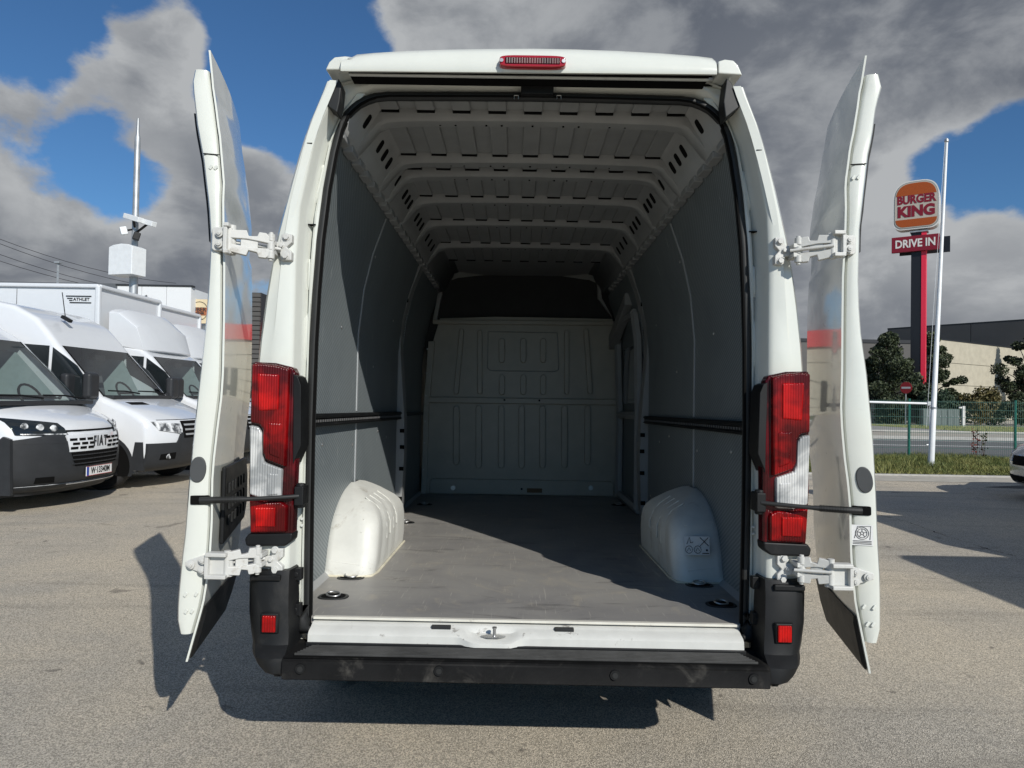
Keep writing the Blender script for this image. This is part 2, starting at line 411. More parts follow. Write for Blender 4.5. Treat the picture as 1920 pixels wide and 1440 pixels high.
b = MB()
rings = [ring(.06), ring(.5), ring(1.5), ring(3.3), ring(3.9, .985), ring(4.2, .955), ring(4.5, .88), ring(4.85, .72, .985), ring(5.15, .53, .97), ring(5.3, .44, .96), ring(5.6, .38, .93), ring(5.78, .30, .85), ring(5.86, .12, .8)]
b.loft(rings, False, False)
b.f.append(tuple(range(len(b.v) - len(rings[0]), len(b.v))))
shell = b.build('body_shell', PAINT, van, smooth=40)
for s in (-1, 1):   # side rub strip, cab side glass, mirrors (seen in the open doors' reflections)
    b = MB(); b.b2((s * 1.028, .15, .62), (s * 1.052, 3.3, .86)); b.build('side_moulding', BLACKP, van, bevel=.008)
    b = MB(); P = [(3.55, 1.40), (4.45, 1.40), (4.42, 1.55), (4.1, 2.0), (3.95, 2.05), (3.55, 2.05)]
    b.prism([(s * interp([(1.3, 1.02), (2.05, .955)], z), y, z) for y, z in P], [(s * interp([(1.3, 1.036), (2.05, .985)], z), y, z) for y, z in P])
    b.build('side_window', GLASS, van)
    m_ = MB(); m_.box((s * 1.2, 4.3, 1.52), (.22, .12, .36)); mo = m_.build('mirror', BLACKP, van, bevel=.03, seg=3)
    b = MB(); b.tube([(s * 1.0, 4.32, 1.45), (s * 1.15, 4.32, 1.45)], .03); b.build('mirror_arm', BLACKP, mo)
# ground-side parts
b = MB(); b.b2((-.93, .16, .46), (.93, 5.4, .50)); b.b2((-.45, .3, .30), (-.3, 5, .46)); b.b2((.3, .3, .30), (.45, 5, .46)); b.b2((-.2, .9, .26), (.25, 1.6, .46)); b.build('underframe', DARK, van)  # near-black underframe, put in to keep the space under the van dark
b = MB(); b.b2((-.12, -.10, .395), (-.04, .05, .425)); b.build('tow_bracket', GALV, van, bevel=.01)
b = MB(); b.b2((.42, -.12, .395), (.55, .05, .43)); b.build('tow_bracket', GALV, van, bevel=.01)


def wheel(parent, c, r=.35, wd=.22, side=-1, spokes=8, axis=(1, 0, 0), rimm=RIM):
    ax = Vector(axis) * side
    b = MB(); b.lathe(c, ax, [(r * .60, -wd / 2), (r * .9, -wd / 2), (r * .985, -wd / 2 + .03), (r, -wd * .3), (r, wd * .3), (r * .985, wd / 2 - .03), (r * .93, wd / 2), (r * .68, wd / 2 + .005), (r * .62, wd / 2 - .015)], 36)
    w = b.build('wheel', TYRE, parent, smooth=45)
    b = MB(); b.lathe(c, ax, [(r * .63, wd / 2 - .012), (r * .60, wd / 2 - .005), (r * .57, wd / 2 - .05), (r * .18, wd / 2 - .09), (.001, wd / 2 - .09)], 32)
    cc = Vector(c) + ax * (wd / 2 - .03); up = Vector((0, 0, 1)); sdv = ax.cross(up)
    b.disc(cc - ax * .03, ax, r * .17, .04, 16)
    for k in range(spokes):
        a = 2 * math.pi * k / spokes; d = up * math.cos(a) + sdv * math.sin(a); pr = ax.cross(d)
        A = [cc + d * r * .12 - pr * r * .06, cc + d * r * .12 + pr * r * .06, cc + d * r * .58 + pr * r * .13, cc + d * r * .58 - pr * r * .13]
        b.prism(A, [p - ax * .03 for p in A])
    b.build('rim', rimm, w, smooth=30)
    b = MB(); b.disc(Vector(c) + ax * (wd / 2 - .088), ax, r * .56, .004, 24); b.build('wheel_inside', DARK, w)
    return w


for s in (-1, 1):
    wheel(van, (s * .88, 1.02, .35), side=s); wheel(van, (s * .88, 5.0, .35), side=s)

# ---- rear pillars
zs = [.46, .62, .74, .86, 1.0, 1.2, 1.4, 1.49, 1.6, 1.75, 1.9, 2.0, 2.1, 2.2, 2.3, 2.38, 2.44, 2.5, 2.54, ZTOP]
for s in (-1, 1):
    R_ = []
    for z in zs:
        w = interp(w_, z); i = interp(inn_, z); sl = interp(seal_, z)
        dep = .0 if z < 1.47 else -.012
        hi = .085
        mid = sl + (i - sl) * .62
        fold = .012 if (1.75 < z < 2.05 or 2.2 < z < 2.35) else 0
        prof = [(w + .003, .10), (w + .002, .05), (w - .006, .015), (w - .022, dep), (w - .06, dep - .006), ((w + i) / 2, dep - .010), (i + .02, dep - .006), (i + .006, dep + .002), (i, dep + .012), (i - .006, hi + .0), (i - .018, hi + .022 + fold),
                (mid + .006, hi + .022 + fold), (mid, hi + .004), (mid - .008, hi), (sl + .026, hi + .004), (sl + .020, hi + .03), (sl + .006, hi + .03)]
        R_.append([(s * x, y, z) for x, y in prof])
    b = MB(); b.loft(R_); pil = b.build('rear_pillar', PAINT, van, smooth=38)
    # panel joint lines across the pillar, screws
    for zz in (2.335, 2.055):
        b = MB(); w = interp(w_, zz); i = interp(inn_, zz)
        if zz > 2.2: b.b2((s * (i + .004), -.0215, zz - .0015), (s * (w - .035), -.0165, zz + .0015))
        else: b.b2((s * (i - .006), .078, zz - .002), (s * (i - .035), .10, zz + .002))
        b.build('panel_joint', DARK, pil)
    # pressed swages in the door jamb
    for za, zb in ((.98, 1.45), (1.52, 1.72), (1.8, 1.93), (2.14, 2.3), (.6, .74)):
        b = MB(); xa = interp(seal_, za) * .35 + interp(inn_, za) * .65; xb = interp(seal_, zb) * .35 + interp(inn_, zb) * .65
        b.prism([(s * (xa - .006), .093, za + .02), (s * (xa + .008), .093, za + .03), (s * (xb + .008), .093, zb - .02), (s * (xb - .006), .093, zb - .04)],
                [(s * (xa - .012), .104, za), (s * (xa + .014), .104, za), (s * (xb + .014), .104, zb), (s * (xb - .012), .104, zb)])
        b.build('jamb_swage', PAINT, pil, bevel=.006, seg=3)
    for zz in (.90, .925, 1.02, 1.06):
        b = MB(); b.disc((s * (interp(seal_, zz) + .034), .088, zz), (0, -1, 0), .0050, .006, 10); b.build('jamb_rivet', JAMB, pil)
    # black clips low on the jamb
    for zz in (.60, .73):
        b = MB(); b.b2((s * .835, .018, zz - .022), (s * .872, .05, zz + .022)); b.disc((s * .855, .018, zz), (0, -1, 0), .010, .005, 12); b.build('bumper_clip', BLACKP, pil, bevel=.003)

# ---- rubber seal all round the opening
path = [(-interp(seal_, z) - .010, z) for z in (.52, .7, 1, 1.3, 1.6, 1.8, 2.0, 2.1, 2.2, 2.28, 2.34, 2.39, 2.43, 2.46, 2.49, 2.515, 2.535, 2.552)] + [(-.62, 2.564), (-.57, 2.570), (-.25, 2.574), (0, 2.576)]
path = path + [(-x, z) for x, z in reversed(path[:-1])]
b = MB(); b.tube([(x, SY, z) for x, z in path], .018, 10); sl = b.build('door_seal', RUBBER, van, smooth=60)
b = MB(); b.tube([(x * .985, SY - .013, z - .004) for x, z in path], .006, 6); b.build('seal_lip', DARK, sl, smooth=60)

# ---- roof header: white cap with high brake lamp, dark gap, inner header rails
capT = [(640, 108), (660, 104), (668, 99), (700, 95.5), (760, 91), (840, 88), (920, 86.5), (1000, 86), (1080, 87.5), (1160, 90.5), (1240, 95.5), (1310, 102), (1336, 106), (1343, 113)]
top = [vz(px, py, -.02) for px, py in capT]; capx = [p[0] for p in top]
b = MB(); Rg = []
for i, (x, z) in enumerate(top):
    zb = vz(capT[i][0], 133 + (capT[i][0] - 640) * .009, -.066)[1]
    h = z - zb; xf = x * .985
    Rg.append([(xf, .10, zb + .065), (xf, -.045, zb + .06), (xf, -.055, zb + .001), (xf, -.066, zb), (xf, -.070, zb + .010), (xf, -.066, zb + h * .35), (x * .987, -.054, zb + h * .62), (x * .992, -.034, zb + h * .85), (x, .0, z), (x * .99, .35, z + .02)])
b.loft(Rg); b.f.append(tuple(range(9, -1, -1))); b.f.append(tuple((len(Rg) - 1) * 10 + k for k in range(10)))
cap = b.build('roof_cap', PAINT, van, smooth=50)
for s, ol in ((-1, [(611, 133), (618, 118), (628, 109), (648, 107), (664, 109), (664, 133)]), (1, [(1345, 140), (1345, 117), (1358, 113), (1374, 115), (1383, 124), (1391, 143)])):
    A = [vz(x, y, -.01) for x, y in ol]
    b = MB(); b.prism([(x, -.02, z) for x, z in A], [(x * .98, .5, z + .0) for x, z in A]); b.build('roof_corner', PAINT, van, bevel=.006, seg=3)
lamp = oval(0, 0, .255, .052, 28, 5)
cx, cz = vz(998.5, 117, -.08)
b = MB(); b.prism([(cx + x * .95, -.092, cz + z * .85) for x, z in lamp], [(cx + x, -.03, cz + z) for x, z in lamp]); hl = b.build('high_brake_lamp', mat('brake_lamp_red', (.33, .006, .012), .15, coat=1), van, bevel=.006, seg=3)
for s in (-1, 1):
    b = MB(); b.disc((cx + s * .113, -.093, cz), (0, -1, 0), .007, .003, 12); b.build('lamp_screw', STEEL, hl)
b = MB(); b.b2((cx - .1, -.095, cz - .012), (cx + .1, -.090, cz + .012)); b.build('lamp_bar', REDD, hl, bevel=.004)
zlip = vz(1000, 136.5, -.066)[1]
b = MB(); b.b2((-.695, -.052, zlip + .006), (.645, .06, zlip + .05)); b.build('cap_shade_fill', DARK, van)  # near-black block fills the recess under the cap in place of shade
b = MB(); b.b2((-.695, -.028, zlip + .0), (.645, -.014, zlip + .012)); b.build('gutter_strip', JAMB, van, bevel=.003)
# header rails (px rows measured at the centre)
def row(py, yl): return vz(1000, py, yl)[1]
hx = .735
b = MB(); b.b2((-hx - .03, .055, row(141, .05)), (hx + .03, .12, row(131, .05))); b.build('gutter_gap', DARK, van)
b = MB(); b.b2((-hx - .01, .045, row(147, .05)), (hx + .01, .12, row(141, .05))); b.build('header_rail', JAMB, van, bevel=.004)
b = MB(); b.b2((-hx, .075, row(157, .08)), (hx, .13, row(147, .08))); b.build('header_gasket', DARK, van)
b = MB(); Rg = []
zA, zB = row(154, .09), row(170, .09)
for x in [-.755, -.74, -.72, -.68, -.62, -.5, 0, .5, .62, .68, .72, .74, .755]:
    e = max(0, abs(x) - .60) / .15; dd = e * e * .11
    Rg.append([(x, .09, zA), (x, .075, zA - .01 - dd * .3), (x, .08, zA * .4 + zB * .6 - dd * .8), (x, .10, zB - dd), (x, .16, zB - dd - .012)])
b.loft(Rg); b.build('header_panel', PAINT, van, smooth=50)
x0, z0 = vz(977, 157, .06); x1, z1 = vz(1038, 177, .06)
b = MB(); b.b2((x0, .055, z1), (x1, .09, z0)); lk = b.build('door_lock_striker', BLACKP, van, bevel=.003)
for px in (968, 1048):
    x, z = vz(px, 181, .075); b = MB(); b.tube([(x - .008, .075, z - .01), (x - .008, .075, z + .004), (x + .008, .075, z + .004), (x + .008, .075, z - .01)], .0022, 6); b.build('seal_clip', STEEL, van)
for s, ol in ((-1, [(635, 146), (618, 186), (612, 190), (610, 196), (632, 212), (637, 190), (640, 160)]), (1, [(1362, 146), (1372, 155), (1386, 192), (1388, 200), (1360, 222), (1356, 190)])):
    A = [vz(x, y, -.01) for x, y in ol]; b = MB(); b.prism([(x, -.012, z) for x, z in A], [(x, .06, z) for x, z in A]); b.build('corner_gutter', RUBBER, van, bevel=.005)

# ---- tail lamps (outline traced from the left one; the right is its mirror image)
def mir(pts, s): return [(s * -x if s > 0 else x, z) for x, z in pts]
LY = -.008
red1 = [(479, 682), (500, 681), (530, 685), (549, 691), (546, 790), (541, 876), (505, 862), (500, 850), (499, 806), (492, 797), (475, 793)]
clr = [(474, 795), (490, 798), (497, 808), (498, 850), (504, 866), (536, 878), (533, 935), (500, 936), (474, 927)]
red2 = [(473, 929), (500, 938), (533, 937), (545, 945), (543, 996), (475, 997)]
trim = [(478, 679), (520, 681), (552, 689), (557, 700), (557, 862), (552, 1000), (473, 1000), (470, 900)]
side = [(554, 702), (562, 706), (568, 722), (568, 835), (556, 862), (553, 870)]
for s in (-1, 1):
    def P(pts, y0, y1, shrink=0):
        A = mir([vz(x, y, LY) for x, y in pts], s)
        c = Vector((sum(p[0] for p in A) / len(A), sum(p[1] for p in A) / len(A)))
        def sh(p, k): d = Vector(p) - c; L = d.length; return c + d * (max(L - k, 0) / L)
        return [(sh(p, shrink)[0], y0, sh(p, shrink)[1]) for p in A], [(p[0], y1, p[1]) for p in A]
    b = MB(); b.prism(*P(trim, -.030, .03)); tl = b.build('tail_lamp', REDD, van, bevel=.008, seg=3)
    for nm, pl, m_, y0 in (('red_lens', red1, RED, -.052), ('clear_lens', clr, CLEAR, -.046), ('red_lens', red2, RED, -.048)):
        b = MB(); b.prism(*P(pl, y0, -.02, .005)); b.build(nm, m_, tl, bevel=.007, seg=3)
    # inner chambers showing through the lenses
    b = MB(); b.prism(*P([(490, 700), (532, 702), (530, 770), (492, 772)], -.056, -.045, .004)); b.build('lens_chamber', REDR, tl, bevel=.006, seg=3)
    b = MB(); b.prism(*P([(510, 790), (536, 792), (533, 860), (512, 852)], -.056, -.045, .004)); b.build('lens_chamber', RED, tl, bevel=.006, seg=3)
    b = MB(); b.prism(*P([(508, 884), (529, 886), (528, 926), (507, 928)], -.050, -.040, .003)); b.build('lens_chamber', CLEAR, tl, bevel=.006, seg=3)
    b = MB(); b.prism(*P([(484, 948), (524, 948), (523, 985), (486, 985)], -.053, -.045, .003)); b.build('lens_chamber', REDR, tl, bevel=.006, seg=3)
    b = MB(); A = mir([vz(x, y, LY) for x, y in side], s); b.prism([(x, -.034, z) for x, z in A] , [(x, .07, z) for x, z in A]); b.build('lamp_cover', BLACKP, tl, bevel=.006)
    # black shelf under the lamp
    A = mir([vz(x, y, LY) for x, y in [(471, 998), (553, 997), (551, 1012), (538, 1022), (466, 1022), (463, 1008)]], s)
    b = MB(); b.prism([(x, -.035, z) for x, z in A], [(x, .04, z) for x, z in A]); b.build('lamp_plinth', BLACKP, van, bevel=.008, seg=3)
    # corner bumper
    bc = MB(); Rg = []
    for z, xo, xi, yf in ((.755, 1.028, .865, -.035), (.70, 1.027, .862, -.05), (.60, 1.022, .858, -.058), (.53, 1.010, .852, -.066), (.50, 1.0, .85, -.074), (.483, .992, .85, -.100), (.468, .982, .85, -.120), (.44, .965, .85, -.126), (.418, .945, .85, -.126), (.406, .92, .85, -.116)):
        Rg.append([(s * x, y, z) for x, y in ((xo, .35), (xo, .05), (xo - .008, yf + .05), (xo - .03, yf + .015), (xo - .06, yf), (xi + .03, yf), (xi, yf + .008), (xi - .01, .05))])
    bc.loft(Rg); bc.f.append(tuple((len(Rg) - 1) * 8 + k for k in range(8))); bc.f.append(tuple(range(8)))
    cb = bc.build('corner_bumper', BLACKP, van, smooth=35)
    x, z = vz(505, 1169, -.07); x = abs(x); b = MB(); fr = [(x - .034, z - .038), (x + .034, z - .038), (x + .034, z + .038), (x - .034, z + .038)]
    b.prism([(s * a, -.062, c) for a, c in fr], [(s * a, -.074, c) for a, c in [(x - .029, z - .034), (x + .029, z - .034), (x + .029, z + .034), (x - .029, z + .034)]]); b.build('reflector_frame', BLACKP, cb, bevel=.003)
    b = MB(); b.b2((s * (x - .024), -.082, z - .029), (s * (x + .024), -.07, z + .029)); b.build('reflector', REDR, cb, bevel=.003)
    b = MB(); b.b2((s * .89, -.056, .722), (s * 1.0, -.03, .742)); b.build('bumper_tab', BLACKP, cb, bevel=.004)

# ---- step bumper with ribbed tread
b = MB(); Rg = []
for x, f in ((-.853, 0), (-.85, 0), (.85, 0), (.853, 0)):
    Rg.append([(x, .06, .482), (x, .0, .480), (x, -.005, .478), (x, -.10, .476), (x, -.118, .472), (x, -.126, .462), (x, -.130, .43), (x, -.122, .398), (x, -.06, .392), (x, .06, .392)])
b.loft(Rg, True, True); bp = b.build('step_bumper', BLACKW, van, bevel=.004)
for k in range(7):
    y = -.018 - .0138 * k; b = MB(); x = .78 + .006 * k; zc = .4775
    b.b2((-x, y - .0034, zc - .004), (x, y + .0034, zc + .0075)); b.build('tread_rib', mat('pale_tread', (.05, .05, .048), .6, spec=.3, vary=.3), bp, bevel=.0015)  # rib colour lighter than the bumper plate
    b = MB(); b.b2((-x, y - .0105, .4752), (x, y - .0036, .4778)); b.build('tread_shade', DARK, bp)  # dark strips paint the shade between the ribs
for px, py in ((563, 1254), (823, 1258), (1153, 1266), (1413, 1273)):
    x, z = vz(px, py, -.13); b = MB(); b.disc((x, -.124, z), (0, -1, 0), .019, .010, 20, .017); pk = b.build('parking_sensor', BLACKP, bp, smooth=30)
    b = MB(); b.disc((x, -.133, z), (0, -1, 0), .010, .003, 16); b.build('sensor_eye', RUBBER, bp)
for px in (597, 838, 1096, 1233, 1378):
    x, z = vz(px, 1209 + (px - 990) * .012, .0); b = MB(); b.disc((x, -.010, .4785), (0, -1, 0), .0075, .005, 14); b.build('bumper_screw', RUBBER, bp)
b = MB(); b.b2((-.805, -.010, .466), (.805, .03, .4905)); b.build('bumper_lip', BLACKP, bp, bevel=.003)

# ---- white sill with latch pocket
zt = vz(990, 1176, .03)[1]
x0, x1 = vz(862, 1190, .02)[0], vz(980, 1190, .02)[0]
b = MB(); Rg = []
n = 60
for i in range(n + 1):
    x = -.80 + 1.60 * i / n; e = min(1, max(0, (x - x0) / .05)) * min(1, max(0, (x1 - x) / .05)); e = e * e * (3 - 2 * e)
    Rg.append([(x, .16, .545), (x, .062, .545), (x, .054, .540), (x, .044, .536 - e * .016), (x, .014 - .022 * e, .527 - e * .016), (x, .002 - .026 * e, .516 - e * .012), (x, .0 - .026 * e, .489)])
b.loft(Rg); sill = b.build('door_sill', mat('worn_sill_paint', (.60, .60, .56), .45, vary=.06, dirt=(.16, .14, .12, .7), dscale=16, dlo=.60, dhi=.68), van, smooth=35)
xs_, zs_ = vz(925, 1190, .01)
b = MB(); b.prism([(xs_ + x, .008 + y, .518) for x, y in [(-.045, 0), (-.02, -.016), (.02, -.016), (.045, 0), (.02, .016), (-.02, .016)]], [(xs_ + x, .008 + y, .523) for x, y in [(-.045, 0), (-.02, -.016), (.02, -.016), (.045, 0), (.02, .016), (-.02, .016)]]); lt = b.build('latch_plate', STEEL, sill)
b = MB(); b.disc((xs_ + .004, .006, .523), (0, 0, 1), .006, .03, 12); b.disc((xs_ + .004, .006, .550), (0, 0, 1), .009, .005, 12); b.build('latch_pin', STEEL, lt)
for px in (827, 1058):
    x, z = vz(px, 1180, .04); b = MB(); b.b2((x - .036, .035, .532), (x + .036, .056, .546)); b.build('sill_pad', RUBBER, sill, bevel=.003)
for s in (-1, 1):
    b = MB(); b.tube([(s * .838, .085, .60), (s * .835, .07, .55), (s * .825, .045, .52), (s * .80, .03, .527)], [.02, .024, .020, .010], 10); b.build('seal_corner', RUBBER, van, smooth=60)

# ---- load floor
b = MB(); b.b2((-.93, .085, .50), (.93, 3.97, FZ)); flo = b.build('cargo_floor', FLOORM, van)
b = MB(); b.b2((-.80, .066, .553), (.80, .088, .5625)); b.build('floor_edge_strip', mat('floor_edge', (.66, .64, .56), .5, vary=.08, dirt=(.2, .18, .15, .7), dscale=14), van, bevel=.002)
for px, py in ((625, 1119), (658, 1083), (760, 980), (1352, 1134), (1311, 1097), (1160, 947), (796, 946)):
    o = VI @ Vector((0, 0, CAM_H)); d = VI.to_3x3() @ ray(px, py); k = (FZ - o.z) / d.z; p = o + d * k
    b = MB(); ov = oval(0, 0, .13, .10, 24, 2.6)
    b.prism([(p.x + x, p.y + y, FZ - .001) for x, y in ov], [(p.x + x * .93, p.y + y * .93, FZ + .004) for x, y in ov]); cup = b.build('lashing_cup', RUBBER, flo, bevel=.001)
    b = MB(); b.prism([(p.x + x * .78, p.y + y * .78, FZ + .0035) for x, y in ov], [(p.x + x * .76, p.y + y * .76, FZ + .005) for x, y in ov]); b.build('cup_recess', DARK, cup)
    b = MB(); a = random.uniform(-.5, .5)
    b.tube([(p.x + .028 * math.cos(q), p.y + .022 * math.sin(q) * .9, FZ + .007 + .005 * (1 + math.sin(q + a))) for q in [i * math.pi / 8 for i in range(17)]], .004, 8); b.build('lashing_ring', STEEL, cup, smooth=60)

# ---- wall lining panels
def wallx(z): return interp([(.56, .93), (1.75, .93), (2.0, .905), (2.2, .86), (2.42, .785)], z)
def panel(s, ya, yb, za, zb, off=0, name='lining_panel', m=LINING, th=.008):
    zl = [za] + [z for z in (1.75, 1.88, 2.0, 2.1, 2.2, 2.3) if za < z < zb] + [zb]
    b = MB(); b.loft([[(s * (wallx(z) - off), ya, z), (s * (wallx(z) - off), yb, z), (s * (wallx(z) - off + th), yb, z), (s * (wallx(z) - off + th), ya, z)] for z in zl], True, True)
    return b.build(name, m, van, smooth=40)
RAILZ = 1.30
for s in (-1, 1):
    panel(s, .15, 1.275, FZ, RAILZ - .02); panel(s, 1.285, 2.62, FZ, RAILZ - .02)
    panel(s, .15, 1.275, RAILZ, 2.44, .0); panel(s, 1.285, 2.62, RAILZ, 2.44, .0)
    for za, zb in ((.56, RAILZ - .02), (RAILZ + .03, 2.40)): panel(s, 1.270, 1.290, za, zb, .004, 'lining_joint_strip', mat('joint_strip', (.42, .44, .45), .4), .004)
    pl = panel(s, 2.80, 3.97, FZ, 2.44, .0)
    # lashing rail
    b = MB(); b.b2((s * .928, .11, RAILZ - .035), (s * .900, 2.66, RAILZ + .022)); b.b2((s * .93, 2.72, RAILZ - .012), (s * .905, 3.9, RAILZ + .012)); rl = b.build('lashing_rail', BLACKP, van, bevel=.003)
    b = MB(); b.b2((s * .902, .11, RAILZ + .004), (s * .892, 2.66, RAILZ + .016)); b.b2((s * .902, .11, RAILZ - .030), (s * .892, 2.66, RAILZ - .022)); b.build('rail_edge', BLACKP, rl, bevel=.002)
    b = MB()
    for k in range(64): b.b2((s * .897, .14 + k * .039, RAILZ - .015), (s * .8995, .158 + k * .039, RAILZ - .004))
    tag(b.build('rail_slots', mat('slot_grey', (.13, .13, .13), .5), rl, smooth=0), kind='stuff')
    # body pillar between the linings
    PZ = [(.56, .93), (.62, .885), (1.0, .872), (1.28, .878), (1.45, .89), (1.75, .915), (1.95, .918), (2.05, .895), (2.25, .84), (2.42, .775)]
    b = MB(); b.loft([[(s * x, 2.63, z), (s * (x - .004), 2.66, z), (s * (x - .004), 2.74, z), (s * (x + .004), 2.79, z), (s * .96, 2.79, z), (s * .96, 2.63, z)] for z, x in PZ], True, True)
    pp = b.build('inner_body_pillar', INNERSHADE, van, smooth=35)
    for z in (.68, .90, 1.06, 1.18, 2.15):
        x = dict(PZ).get(z, interp(PZ, z)); b = MB(); b.prism([(s * (x - .003), 2.624, z + c) for c in (-.014, .014)] + [(s * (x + .03), 2.624, z + c) for c in (.014, -.014)], [(s * (x - .003), 2.631, z + c) for c in (-.014, .014)] + [(s * (x + .03), 2.631, z + c) for c in (.014, -.014)])
        b.build('pillar_slot', DARK, pp)
    for yq, zq in ((.35, .75), (.36, 1.9), (.9, 1.75), (1.2, 1.15), (1.34, 2.2), (1.6, .8), (1.7, 1.6), (2.2, 1.15), (2.25, 1.95), (2.5, .75), (.6, 1.18), (1.9, 1.2)):
        b = MB(); b.disc((s * (wallx(zq) - .001), yq, zq), (-s, 0, 0), .009, .004, 10, .006); b.build('lining_screw', STEEL, van)
    # floor edge moulding
    b = MB(); b.prism([(s * .93, .1, FZ), (s * .905, .1, FZ), (s * .93, .1, FZ + .02)], [(s * .93, 3.97, FZ), (s * .905, 3.97, FZ), (s * .93, 3.97, FZ + .02)]); b.build('floor_edge_moulding', INNERSHADE, van)

# sliding door seen inside on the right
b = MB()
for seg in ([(.90, 2.85, .6), (.90, 2.85, 1.35), (.89, 2.86, 1.9), (.86, 2.87, 2.12)], [(.86, 2.87, 2.12), (.86, 3.5, 2.14), (.86, 3.85, 2.12)], [(.90, 2.85, 1.32), (.90, 3.85, 1.32)], [(.90, 3.85, .6), (.90, 3.85, 1.35), (.87, 3.85, 2.12)], [(.905, 2.85, .6), (.905, 3.85, .6)]):
    b.tube(seg, .035, 6)
sdo = b.build('sliding_door_frame', INNERSHADE, van, smooth=50)
b = MB(); b.b2((.915, 2.95, 1.42), (.922, 3.75, 1.98)); b.build('sliding_door_window', GLASS, sdo)
b = MB(); b.prism([(.80, 3.0, 2.30), (.80, 3.95, 2.05), (.80, 3.95, 1.92), (.80, 3.0, 2.2)], [(.88, 3.0, 2.30), (.88, 3.95, 2.05), (.88, 3.95, 1.92), (.88, 3.0, 2.2)]); b.build('sliding_door_rail', INNERSHADE, van, bevel=.01)

# ---- wheel arch boxes
ARCH_T = [(0, 0.706, 0.7, 0.715, 1.66), (0.03, 0.7029, 0.697, 0.715, 1.66), (0.06, 0.6989, 0.708, 0.725, 1.65), (0.12, 0.6958, 0.718, 0.745, 1.64), (0.18, 0.6947, 0.73, 0.775, 1.62), (0.23, 0.6999, 0.75, 0.81, 1.6), (0.265, 0.7147, 0.785, 0.85, 1.57), (0.295, 0.7417, 0.84, 0.895, 1.54), (0.32, 0.7748, 0.9, 0.94, 1.5), (0.345, 0.8139, 0.97, 1.0, 1.46), (0.365, 0.8532, 1.05, 1.07, 1.42), (0.38, 0.8857, 1.13, 1.15, 1.38), (0.388, 0.9124, 1.2, 1.21, 1.33)]
def arch2(s):
    """pressed arch box: sloping rear face, rounded shoulder, ribbed inner side"""
    b = MB(); nz, Rg = 14, []
    # horizontal slices from floor up; each slice is the plan outline from the wall, round the rear face, along the inner side
    for h, xi, yr, yw, yf in ARCH_T:
        r = min(.07, (.935 - xi) * .45, (yf - yr) * .3); st = .004 if h < .06 else 0
        pts = [(.935, yw + .01)]
        for k in range(7):
            a = k / 6; pts.append((.93 - (.93 - xi - r) * a, yw + (yr - yw) * a ** .8 - st))
        for k in range(1, 6):
            a = k / 5 * math.pi / 2; pts.append((xi + r - r * math.sin(a) , yr + r - r * math.cos(a) - st * math.cos(a)))
        L = yf - yr - 2 * r
        for k in range(1, 25):
            y = yr + r + L * k / 24; rib = .005 if (k % 6 in (3, 4)) and .05 < h < .3 and k < 21 else 0
            pts.append((xi + rib, y))
        for k in range(1, 6):
            a = k / 5 * math.pi / 2; pts.append((xi + r - r * math.cos(a), yf - r + r * math.sin(a)))
        pts.append((.935, yf))
        Rg.append([(s * x, y, FZ + h) for x, y in pts])
    b.loft(Rg); return b
for s in (-1, 1):
    wa = arch2(s).build('wheel_arch_box', ARCHPAINT, van, smooth=60)
    for zz, k in ((.055, 0), (.20, 1), (.255, 2)):
        b = MB(); yy = interp([(r_[0], r_[2]) for r_ in ARCH_T], zz); yw = interp([(r_[0], r_[3]) for r_ in ARCH_T], zz)
        b.tube([(s * .915, yw + .004, FZ + zz + .012), (s * .83, (yy + yw) / 2 + .001, FZ + zz + .006), (s * .765, yy + .002, FZ + zz)], .004, 6); b.build('pressed_bead', ARCHPAINT, wa, smooth=60)
    b = MB(); b.tube([(s * .93, .71, FZ + .003), (s * .78, .688, FZ + .004), (s * .715, .715, FZ + .004), (s * .699, .80, FZ + .004), (s * .697, 1.6, FZ + .003)], .006, 6); b.build('sealant_bead', mat('sealant', (.62, .58, .45), .7, vary=.15, dirt=(.2, .17, .12, .8), dscale=12), wa, smooth=60)
    # ribs running over the inner shoulder
    for k, y in enumerate((.90, 1.0, 1.10, 1.20)):
        b = MB(); b.tube([(s * .696, y + .10, FZ + .13 + .01 * k), (s * .698, y + .10, FZ + .20), (s * .710, y + .095, FZ + .245), (s * .745, y + .08, FZ + .295), (s * .80, y + .06, FZ + .338)], .0035, 6); b.build('pressed_bead', ARCHPAINT, wa, smooth=60)
    if s > 0:
        for pa, pb, nm in (((1283, 1006), (1331, 1041), 'sticker'),):
            xa, za = vz(1283, 1006, .71); xb, zb_ = vz(1331, 1041, .71)
            b = MB(); b.add([(xa, .703, zb_), (xb, .709, zb_), (xb, .722, za), (xa, .716, za)], [(0, 1, 2, 3)])
            st = b.build('warning_sticker', mat('sticker_paper', (.72, .72, .70), .5), wa, smooth=0)
            INK = mat('black_ink', (.02, .02, .02), .6); b = MB()
            fx = lambda u, v: (xa + (xb - xa) * u, .700 + .006 * u + .0135 * v, zb_ + (za - zb_) * v)
            for cu, cv in ((.18, .3), (.52, .3)):
                b.tube([fx(cu + .14 * math.cos(a), cv + .2 * math.sin(a)) for a in [k * math.pi / 6 for k in range(13)]], .0012, 4)
                b.tube([fx(cu - .07, cv - .08), fx(cu, cv + .1), fx(cu + .07, cv - .06)], .0012, 4)
            b.tube([fx(.62, .5), fx(.95, .95)], .0016, 4); b.tube([fx(.62, .95), fx(.95, .5)], .0016, 4)
            b.tube([fx(.1, .6), fx(.2, .95), fx(.25, .65), fx(.35, .7)], .0016, 4)
            b.tube([fx(.70, .1), fx(.96, .1)], .002, 4); b.disc(fx(.88, .27), (0, -1, 0), .005, .001, 10)
            b.build('sticker_print', INK, st)

